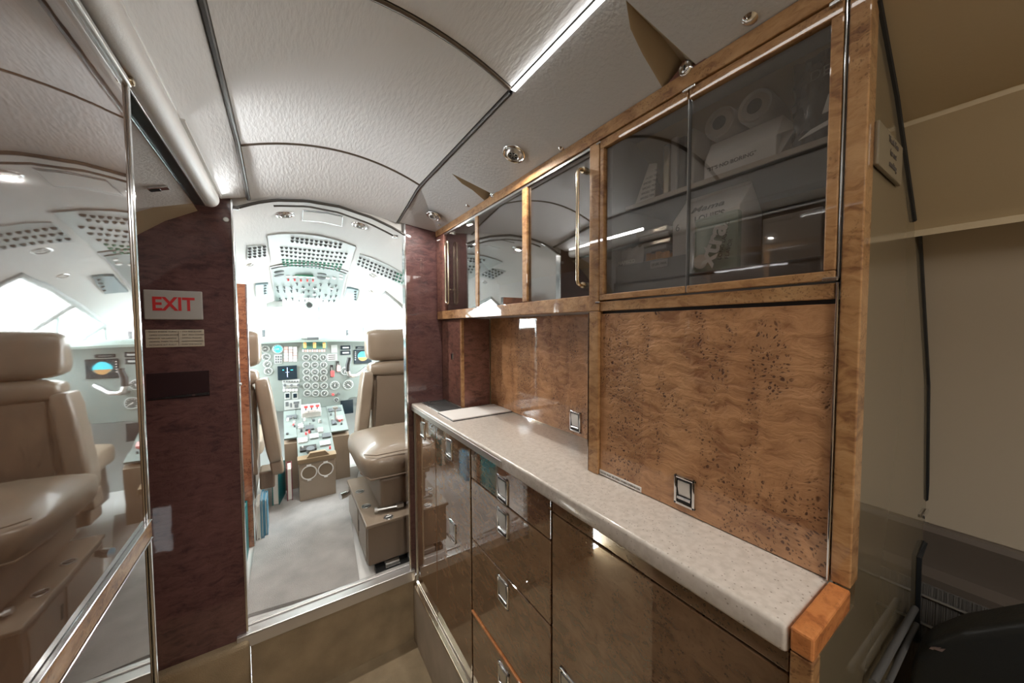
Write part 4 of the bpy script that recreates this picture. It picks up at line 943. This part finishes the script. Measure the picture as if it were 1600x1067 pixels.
# radio stack left below display
plate(441, 594, 468, 597.5, PANEL_L, 'key_row', .006)
for i in range(6): plate(442.5+i*4.2, 594.8, 445+i*4.2, 596.8, BREAK, 'key', .010)
plate(442, 598.5, 467, 604.5, PANEL_L, 'control_head', .006)
for u in (445, 455.5, 466): 
    p = onY(u, 601.5, YP); b = B(); b.cyl((p.x, YP-.02, p.z), (p.x, YP, p.z), .009, 12); b.obj('knob', BREAK, ip)
for i in range(5): plate(442+i*4.8, 607.5, 445.8+i*4.8, 611, WHITE, 'mode_key', .008)
for u in (449, 461):
    plate(u-4.5, 613.5, u+4.5, 623, PANEL_L, 'indicator', .006); plate(u-3, 615, u+3, 621, SCREEN, 'indicator_window', .008)
plate(444, 626, 471, 638, PANEL_L, 'audio_panel', .006)
for (u0, v0, u1, v1) in ((446, 628, 451, 634), (453.5, 629.5, 456, 636), (458.5, 627.5, 467.5, 630), (460, 631.5, 466, 636)): plate(u0, v0, u1, v1, BREAK, 'audio_key', .009)
for (u, v) in ((520, 616), (529, 615)):
    p = onY(u, v, YP); b = B(); b.cyl((p.x, YP-.02, p.z), (p.x, YP, p.z), .009, 10); b.obj('knob', REDK if u < 525 else BREAK, ip)
plate(532, 626, 552, 645, SCREEN, 'foot_well', .004)
# glareshield
gs = thing('glareshield', (XC, YP, 1.235), 'padded grey green glareshield along the top of the instrument panel', 'glareshield')
pr = [(-.09, .0), (-.10, .014), (-.085, .030), (-.02, .045), (.10, .040), (.12, .0)]
xs = np.linspace(-.62, .62, 25); rows = []
for k in xs:
    zz = 1.237-.02*(k/.62)**2; yy = YP-.0+.10*0-.03*(k/.62)**2
    rows.append([(XC+k, yy+a, zz+c) for a, c in pr])
b = B(); b.grid(rows); b.obj('pad', P('glare_green', (.34, .42, .39), .6), gs, smooth=50)
b = B(); b.box(XC-.06, XC+.06, YP-.11, YP+.05, 1.262, 1.294, bev=.006); b.obj('master_panel', PANEL_L, gs)
for u in (412, 542): p = onY(u, 518.5, YP+.05); b = B(); b.box(p.x-.010, p.x+.010, YP+.04, YP+.06, 1.27, p.z+.018); b.obj('sight_post', BREAK, gs)
b = B(); b.cyl((XC-.02, YP-.118, 1.262), (XC+.05, YP-.118, 1.262), .008, 10); b.obj('lamp_bar', BREAK, gs)
# control yoke (right seat)
yk = thing('control_yoke', onY(545, 590, 2.82), 'chrome and black control yoke horn before the right panel', 'yoke')
pts = [onY(546, 561, 2.80), onY(543.5, 570, 2.80), onY(543.5, 580, 2.80), onY(545.5, 586, 2.80), onY(550, 587.5, 2.80), onY(557, 586.5, 2.82), onY(563, 582, 2.84), onY(571, 575, 2.86)]
b = B(); b.tube(pts, .013, 10); b.obj('horn', SATIN, yk, smooth=60)
b = B(); b.tube([pts[0]+Vector((.0, 0, .012)), pts[0], pts[1], pts[2]], .016, 10); b.obj('grip', BLACK, yk, smooth=60)
b = B(); b.cyl(pts[4], Vector((pts[4].x+.02, YP-.008, pts[4].z-.02)), .014, 10); b.obj('column', SATIN, yk)
# ================================================================== CENTRE PEDESTAL
pd = thing('centre_pedestal', (.147, 2.6, ZCF), 'beige centre pedestal with two cup holder rings and switch-covered top', 'pedestal')
b = B(); b.poly([(.050, 2.40, .302), (.050, 2.40, .535), (.050, 2.93, .735), (.050, 2.93, .302)], (.195, 0, 0), bev=.004); b.obj('body', LEATHER, pd)
b = B(); b.poly([(-.02, 2.62, .302), (-.02, 2.62, .60), (-.02, 2.95, .74), (-.02, 2.95, .302)], (.07, 0, 0)); b.poly([(.247, 2.62, .302), (.247, 2.62, .60), (.247, 2.95, .74), (.247, 2.95, .302)], (.11, 0, 0)); b.obj('knee_panel', LEATHER, pd)
n_p = Vector((0, -(.735-.535), .53)).normalized(); pp0 = Vector((.147, 2.40, .548))
def ptop(x, t, h=0.0): return Vector((x, 2.405+.53*t, .540+.2*t))+n_p*h
def pbox(x0, x1, t0, t1, h, mat, name, parent=pd, bev=0.001):
    b = B(); b.poly([ptop(x0, t0, 0), ptop(x1, t0, 0), ptop(x1, t1, 0), ptop(x0, t1, 0)], n_p*h, bev=bev); return b.obj(name, mat, parent)
pbox(.048, .248, .06, 1.0, .008, PANEL, 'top_plate'); pbox(-.02, .05, .42, 1.0, .012, PANEL, 'top_plate'); pbox(.247, .355, .42, 1.0, .012, PANEL, 'top_plate')
b = B(); b.poly([(.044, 2.392, .528), (.044, 2.392, .556), (.044, 2.44, .566), (.044, 2.44, .53)], (.207, 0, 0), bev=.003); b.poly([(.09, 2.40, .556), (.11, 2.40, .585), (.19, 2.40, .585), (.215, 2.40, .556)], (0, .03, 0)); b.obj('aft_lip', P('lip_brown', (.24, .17, .10), .4), pd)
for u, v in ((483, 738.5), (509, 733)):
    p = onY(u, v, 2.398); b = B(); b.ring(p, (0, -1, 0), .040, .0035, 28, 8); b.box(p.x-.012, p.x+.012, 2.394, 2.40, p.z+.038, p.z+.050); b.box(p.x-.010, p.x+.010, 2.394, 2.40, p.z-.048, p.z-.038); b.obj('cup_ring', WHITE, pd, smooth=50)
    b = B(); b.cyl((p.x, 2.3985, p.z), (p.x, 2.402, p.z), .038, 24); b.obj('cup_recess', P('recess_brown', (.20, .15, .10), .7), pd)
pbox(.085, .205, .80, .995, .05, WHITE, 'throttle_quadrant', bev=.004)
for x in (.10, .135, .17):
    a = ptop(x+.01, .80, .05); b = B(); b.box(x-.004, x+.024, a.y-.02, a.y+.045, a.z, a.z+.018, mi=0, bev=.003); b.cyl(a+Vector((0, .02, 0)), a+Vector((0, -.03, .045)), .005, 8, mi=1); b.box(x-.002, x+.022, a.y-.045, a.y-.02, a.z+.038, a.z+.056, mi=2, bev=.004); b.obj('thrust_lever', [WHITE, BREAK, REDK], pd)
rn = random.Random(3)
for (x, t, w, h, m_) in ((-.005, .80, .06, .010, BREAK), (.255, .85, .085, .010, BREAK), (.10, .52, .05, .014, BREAK), (.17, .44, .03, .014, WHITE), (.26, .55, .03, .016, BREAK), (.30, .62, .035, .02, PINK), (.06, .14, .09, .012, DARK), (.17, .18, .06, .012, PANEL_L), (.055, .30, .05, .01, WHITE), (.12, .34, .05, .012, PANEL_L), (.19, .32, .05, .012, BREAK), (.06, .58, .03, .012, WHITE)):
    pbox(x, x+w, t, t+.08, h+.008, m_, 'control_block')
for i in range(34):
    x = rn.uniform(.058, .238) if i < 20 else (rn.uniform(-.01, .04) if i < 26 else rn.uniform(.262, .345)); t = rn.uniform(.10, .74) if i < 20 else rn.uniform(.48, .95)
    a = ptop(x, t, .008); b = B(); r = rn.uniform(.0045, .009); b.cyl(a, a+n_p*rn.uniform(.012, .024), r, 8, r1=r*.8); b.obj('knob', rn.choice([BREAK, BREAK, BREAK, WHITE, SATIN, REDK]), pd)
a = ptop(.285, .62, .01); b = B(); b.cyl(a, a+Vector((0, -.01, .10)), .006, 8); b.box(a.x-.016, a.x+.016, a.y-.022, a.y, a.z+.095, a.z+.112, bev=.003); b.obj('flap_lever', SATIN, pd)
a = ptop(.115, .12, .01); b = B(); b.cyl(a, a+n_p*.028, .022, 16); b.obj('trim_wheel', BREAK, pd)

# ================================================================== SEATS
def cushion(x0, x1, y0, y1, z0, z1, r, mat, name, parent, puff=.0, M=None, sub=2):
    """soft rounded block"""
    b = B(); t = bmesh.new(); bmesh.ops.create_cube(t, size=1); bmesh.ops.subdivide_edges(t, edges=t.edges[:], cuts=5, use_grid_fill=True)
    cx, cy, cz = (x0+x1)/2, (y0+y1)/2, (z0+z1)/2; hx, hy, hz = (x1-x0)/2, (y1-y0)/2, (z1-z0)/2
    for v in t.verts:
        p = v.co*2; q = Vector((p.x*hx, p.y*hy, p.z*hz)); c = Vector((max(-hx+r, min(hx-r, q.x)), max(-hy+r, min(hy-r, q.y)), max(-hz+r, min(hz-r, q.z))))
        d = q-c
        if d.length > 1e-9: q = c+d.normalized()*min(r, d.length) if sum(abs(k) > 1e-6 for k in d) > 1 else q
        q.z += puff*(1-p.x*p.x)*(1-p.y*p.y)*(1 if p.z > 0 else 0)
        v.co = Vector((cx, cy, cz))+q
    b._add(t, 0, M)
    o = b.obj(name, mat, parent, smooth=180)
    md = o.modifiers.new('sub', 'SUBSURF'); md.levels = 1; md.render_levels = 2
    return o
def pilot_seat(sgn, label):
    """sgn +1 right seat; coordinates mirrored about the centre line"""
    X = lambda d: XC+sgn*d
    t = thing('pilot_seat', (X(.50), 2.42, ZCF), label, 'seat', 'pilot seats')
    def bx(name, d0, d1, y0, y1, z0, z1, r, mat, M=None, puff=0):
        a, c = sorted((X(d0), X(d1))); return cushion(a, c, y0, y1, z0, z1, r, mat, name, t, puff, M)
    bx('headrest', .262, .74, 2.25, 2.39, 1.125, 1.335, .052, LEATHER)
    bx('back_top', .275, .735, 2.24, 2.40, 1.03, 1.128, .045, LEATHER)
    bx('backrest', .285, .72, 2.28, 2.43, .58, 1.06, .04, LEATHER)
    b = B(); pts = [(X(.292), 2.262, .56), (X(.318), 2.262, 1.04), (X(.70), 2.262, 1.04), (X(.725), 2.262, .56)]; b.poly(pts, (0, .022, 0), bev=.006); b.obj('back_shell', LEATHER_S, t)
    # stowed armrest leaning against the backrest
    Mx = Matrix.Translation((X(.235), 2.28, .83)) @ Matrix.Rotation(math.radians(6.5*sgn), 4, 'Y') @ Matrix.Translation((-X(.235), -2.28, -.83))
    a, c = sorted((X(.200), X(.270))); cushion(a, c, 2.20, 2.33, .625, 1.075, .022, LEATHER, 'armrest', t, 0, Mx)
    Mx2 = Mx; cushion(a+.006, c-.006, 2.22, 2.32, .55, .635, .012, LEATHER_S, 'armrest_hinge', t, 0, Mx2)
    bx('seat_cushion', .27, .74, 2.40, 2.84, .60, .72, .04, LEATHER, puff=.015)
    a, c = sorted((X(.31), X(.70))); b = B(); b.box(a, c, 2.34, 2.80, .40, .60, bev=.01); b.obj('seat_pan', LEATHER_S, t)
    a, c = sorted((X(.38), X(.62))); b = B(); b.box(a, c, 2.42, 2.74, ZCF, .42, bev=.01); b.obj('base', SATIN, t)
    a, c = sorted((X(.22), X(.29))); b = B(); b.box(a, c, 2.30, 2.42, .46, .56, bev=.01); b.obj('control_box', LEATHER_S, t)
    b = B()
    for d in (.40, .60): b.cyl((X(d), 2.31, 1.07), (X(d), 2.31, 1.18), .008, 8)
    b.obj('headrest_post', CHROME, t)
    return t
pilot_seat(1, 'tan leather right pilot seat with its armrest stowed upright')
pilot_seat(-1, 'tan leather left pilot seat half hidden by the doorway')
# observer seat on its stowage box
js = thing('observer_seat', (.53, 1.85, .50), 'tan leather observer seat cushion on a block over the stowage box', 'seat')
jc = cushion(.268, .80, 1.60, 2.14, .640, .775, .058, LEATHER, 'cushion', js, puff=.022)
b = B(); b.tube([(.276, 1.70, .672), (.300, 1.606, .668), (.42, 1.598, .668), (.78, 1.598, .668)], .004, 6); b.tube([(.285, 1.66, .768), (.33, 1.62, .768), (.5, 1.612, .772), (.78, 1.612, .770)], .0025, 6); b.obj('piping', LEATHER_S, jc, smooth=60)
b = B(); b.tube([(.60, 1.60, .755), (.57, 1.66, .785), (.535, 1.80, .797), (.50, 2.0, .790), (.48, 2.12, .765)], .0025, 6); b.obj('seam', LEATHER_S, jc, smooth=60)
b = B(); b.box(.345, .76, 1.625, 2.10, .512, .652, bev=.012); b.obj('block', LEATHER_S, js)
b = B(); b.cyl((.33, 1.62, .520), (.44, 1.60, .520), .006, 8); b.cyl((.33, 1.622, .520), (.318, 1.624, .520), .011, 10); b.box(.41, .44, 1.595, 1.615, .514, .530); b.obj('latch_rod', SATIN, js)
bx_ = thing('stowage_box', (.53, 1.8, ZCF), 'beige floor stowage box under the observer seat', 'box')
b = B(); b.box(.274, .80, 1.545, 2.075, ZCF+.022, .488, bev=.004); b.obj('body', LEATHER_S, bx_)
b = B(); b.box(.266, .80, 1.538, 2.08, .488, .503, bev=.004); b.obj('lid', LEATHER, bx_)
b = B(); b.box(.271, .2745, 1.575, 1.76, .335, .470, bev=.001); b.box(.271, .2745, 1.78, 2.06, .335, .470, bev=.001); b.obj('side_door', LEATHER, bx_)
b = B(); b.box(.270, .2725, 1.742, 1.754, .38, .43, mi=0); b.obj('door_slot', BLACK, bx_)
for (u, v) in ((562, 768), (572, 791), (607, 808)):
    p = onZ(u, v, .503); b = B(); b.ring((p.x, p.y, .504), (0, 0, 1), .018, .003, 20, 6); b.cyl((p.x, p.y, .5025), (p.x, p.y, .5045), .016, 16, mi=1); b.cyl((p.x-.012, p.y, .506), (p.x+.012, p.y, .506), .003, 6); b.obj('tie_down', [SATIN, BLACK], bx_, smooth=50)
b = B(); b.cyl((.27, 2.0, .462), (.225, 1.98, .462), .012, 12); b.cyl((.25, 1.99, .462), (.22, 1.978, .462), .017, 12); b.obj('chrome_knob', CHROME, bx_, smooth=40)
b = B(); b.box(.30, .47, 1.53, 1.56, ZCF-.01, ZCF+.012, mi=0); b.box(.34, .40, 1.525, 1.555, ZCF, ZCF+.02, mi=1, bev=.003); b.obj('floor_rail', [BLACK, SATIN], bx_)

# ================================================================== LEFT SIDE: CLOSET PANEL, BINDERS
cp2 = thing('closet_panel', (-.3, 2.0, ZCF), 'amber burl closet panel just inside the cockpit on the left', 'panel')
b = B(); b.box(-.62, -.146, 2.05, 2.07, ZCF-.01, 1.545, bev=.002); b.obj('burl_face', BURL_DK2 if False else burl('burl_red', (.46, .20, .10), (.36, .14, .07), (.18, .06, .03)), cp2)
b = B(); b.box(-.148, -.1425, 2.047, 2.072, ZCF-.01, 1.545, bev=.001); b.obj('edge_strip', CHROME, cp2)
def book(x0, x1, y0, y1, z0, z1, cover, label, page=True, rz=0.0):
    c = ((x0+x1)/2, (y0+y1)/2, z0); t = thing('binder', c, label, 'binder', 'binders in the cockpit')
    R = Matrix.Translation(c) @ Matrix.Rotation(rz, 4, 'Z') @ Matrix.Translation((-c[0], -c[1], -c[2]))
    th = .0035
    b = B(); b.box(x0, x0+th, y0, y1, z0, z1, M=R); b.box(x1-th, x1, y0, y1, z0, z1, M=R); b.box(x0, x1, y1-th, y1, z0, z1, M=R); b.obj('cover', cover, t)
    b = B(); b.box(x0+th+.001, x1-th-.001, y0+.006, y1-th-.001, z0+.004, z1-.008, M=R); b.obj('pages', PAPER, t)
    return t
book(-.192, -.168, 1.84, 2.04, ZCF-.011, .525, TEAL, 'tall teal binder standing against the burl closet panel')
book(-.140, -.124, 2.075, 2.215, ZCF+.003, .475, PAPER, 'pale binder filed behind the closet panel')
book(-.122, -.110, 2.08, 2.215, ZCF+.003, .495, BLUE, 'light blue binder filed behind the closet panel')
book(-.108, -.095, 2.10, 2.215, ZCF+.003, .485, BLUE, 'second light blue binder nearer the pilot seat')
tb = book(-.070, -.035, 2.43, 2.58, ZCF+.003, .515, TEAL, 'teal manual with white spiral tabs beside the pedestal', rz=math.radians(-12))
b = B()
for i in range(6): b.box(-.062+.002*i, -.040+.001*i, 2.437+.022*i, 2.447+.022*i, .505, .526)
b.obj('tab', WHITE, tb)
book(-.012, .016, 2.45, 2.58, ZCF+.003, .50, P('maroon_cover', (.25, .06, .08), .4), 'maroon binder between the teal manual and the pedestal')

# ================================================================== BLACK SEAT, RIGHT FOREGROUND
bk = thing('cabin_seat', (.87, -.18, 0), 'black leather cabin seat in the dark right foreground corner', 'seat')
sp = [(.097, .45), (.098, .80), (.095, .836), (.082, .866), (.054, .905), (.0, .960), (-.08, 1.005), (-.2, 1.02), (-.3, .98), (-.33, .45)]
b = B(); b.poly([(.79, y, z) for y, z in sp], (.07, 0, 0), bev=.012, seg=3); b.obj('backrest', LEATHER_B, bk, smooth=50)
b = B(); b.box(.70, .975, -.80, .06, .06, .44, bev=.03); b.obj('seat_base', LEATHER_B, bk, smooth=50)
b = B(); b.box(.69, .97, -.85, -.34, .44, .52, bev=.03); b.obj('seat_cushion', LEATHER_B, bk, smooth=50)
b = B(); p = onX(1462, 1012, .789); X_ = .7885
for dy, dz in ((0, 0), (-.004, .0025), (-.008, .0035)): b.poly([(X_, p.y+.006+dy, p.z-.005+dz), (X_, p.y+.002+dy, p.z-.004+dz), (X_, p.y-.001+dy, p.z+.0025+dz), (X_, p.y+.004+dy, p.z-.001+dz)], (-.0015, 0, 0))
tag(b.obj('emblem', P('emblem_rose', (.22, .16, .15), .4, metal=.4), bk), 'small metallic emblem')
b = B(); b.tube([onY(1364, 1067, .108), onY(1400, 1003, .108), onY(1430, 950, .108)], .0045, 8); b.tube([onY(1388, 1067, .106), onY(1410, 1020, .106), onY(1432, 975, .106)], .0036, 8)
tag(b.obj('seat_strap', P('strap_grey', (.07, .068, .066), .6), smooth=60), 'pair of grey strap rails rising between end panel and black seat', 'strap')
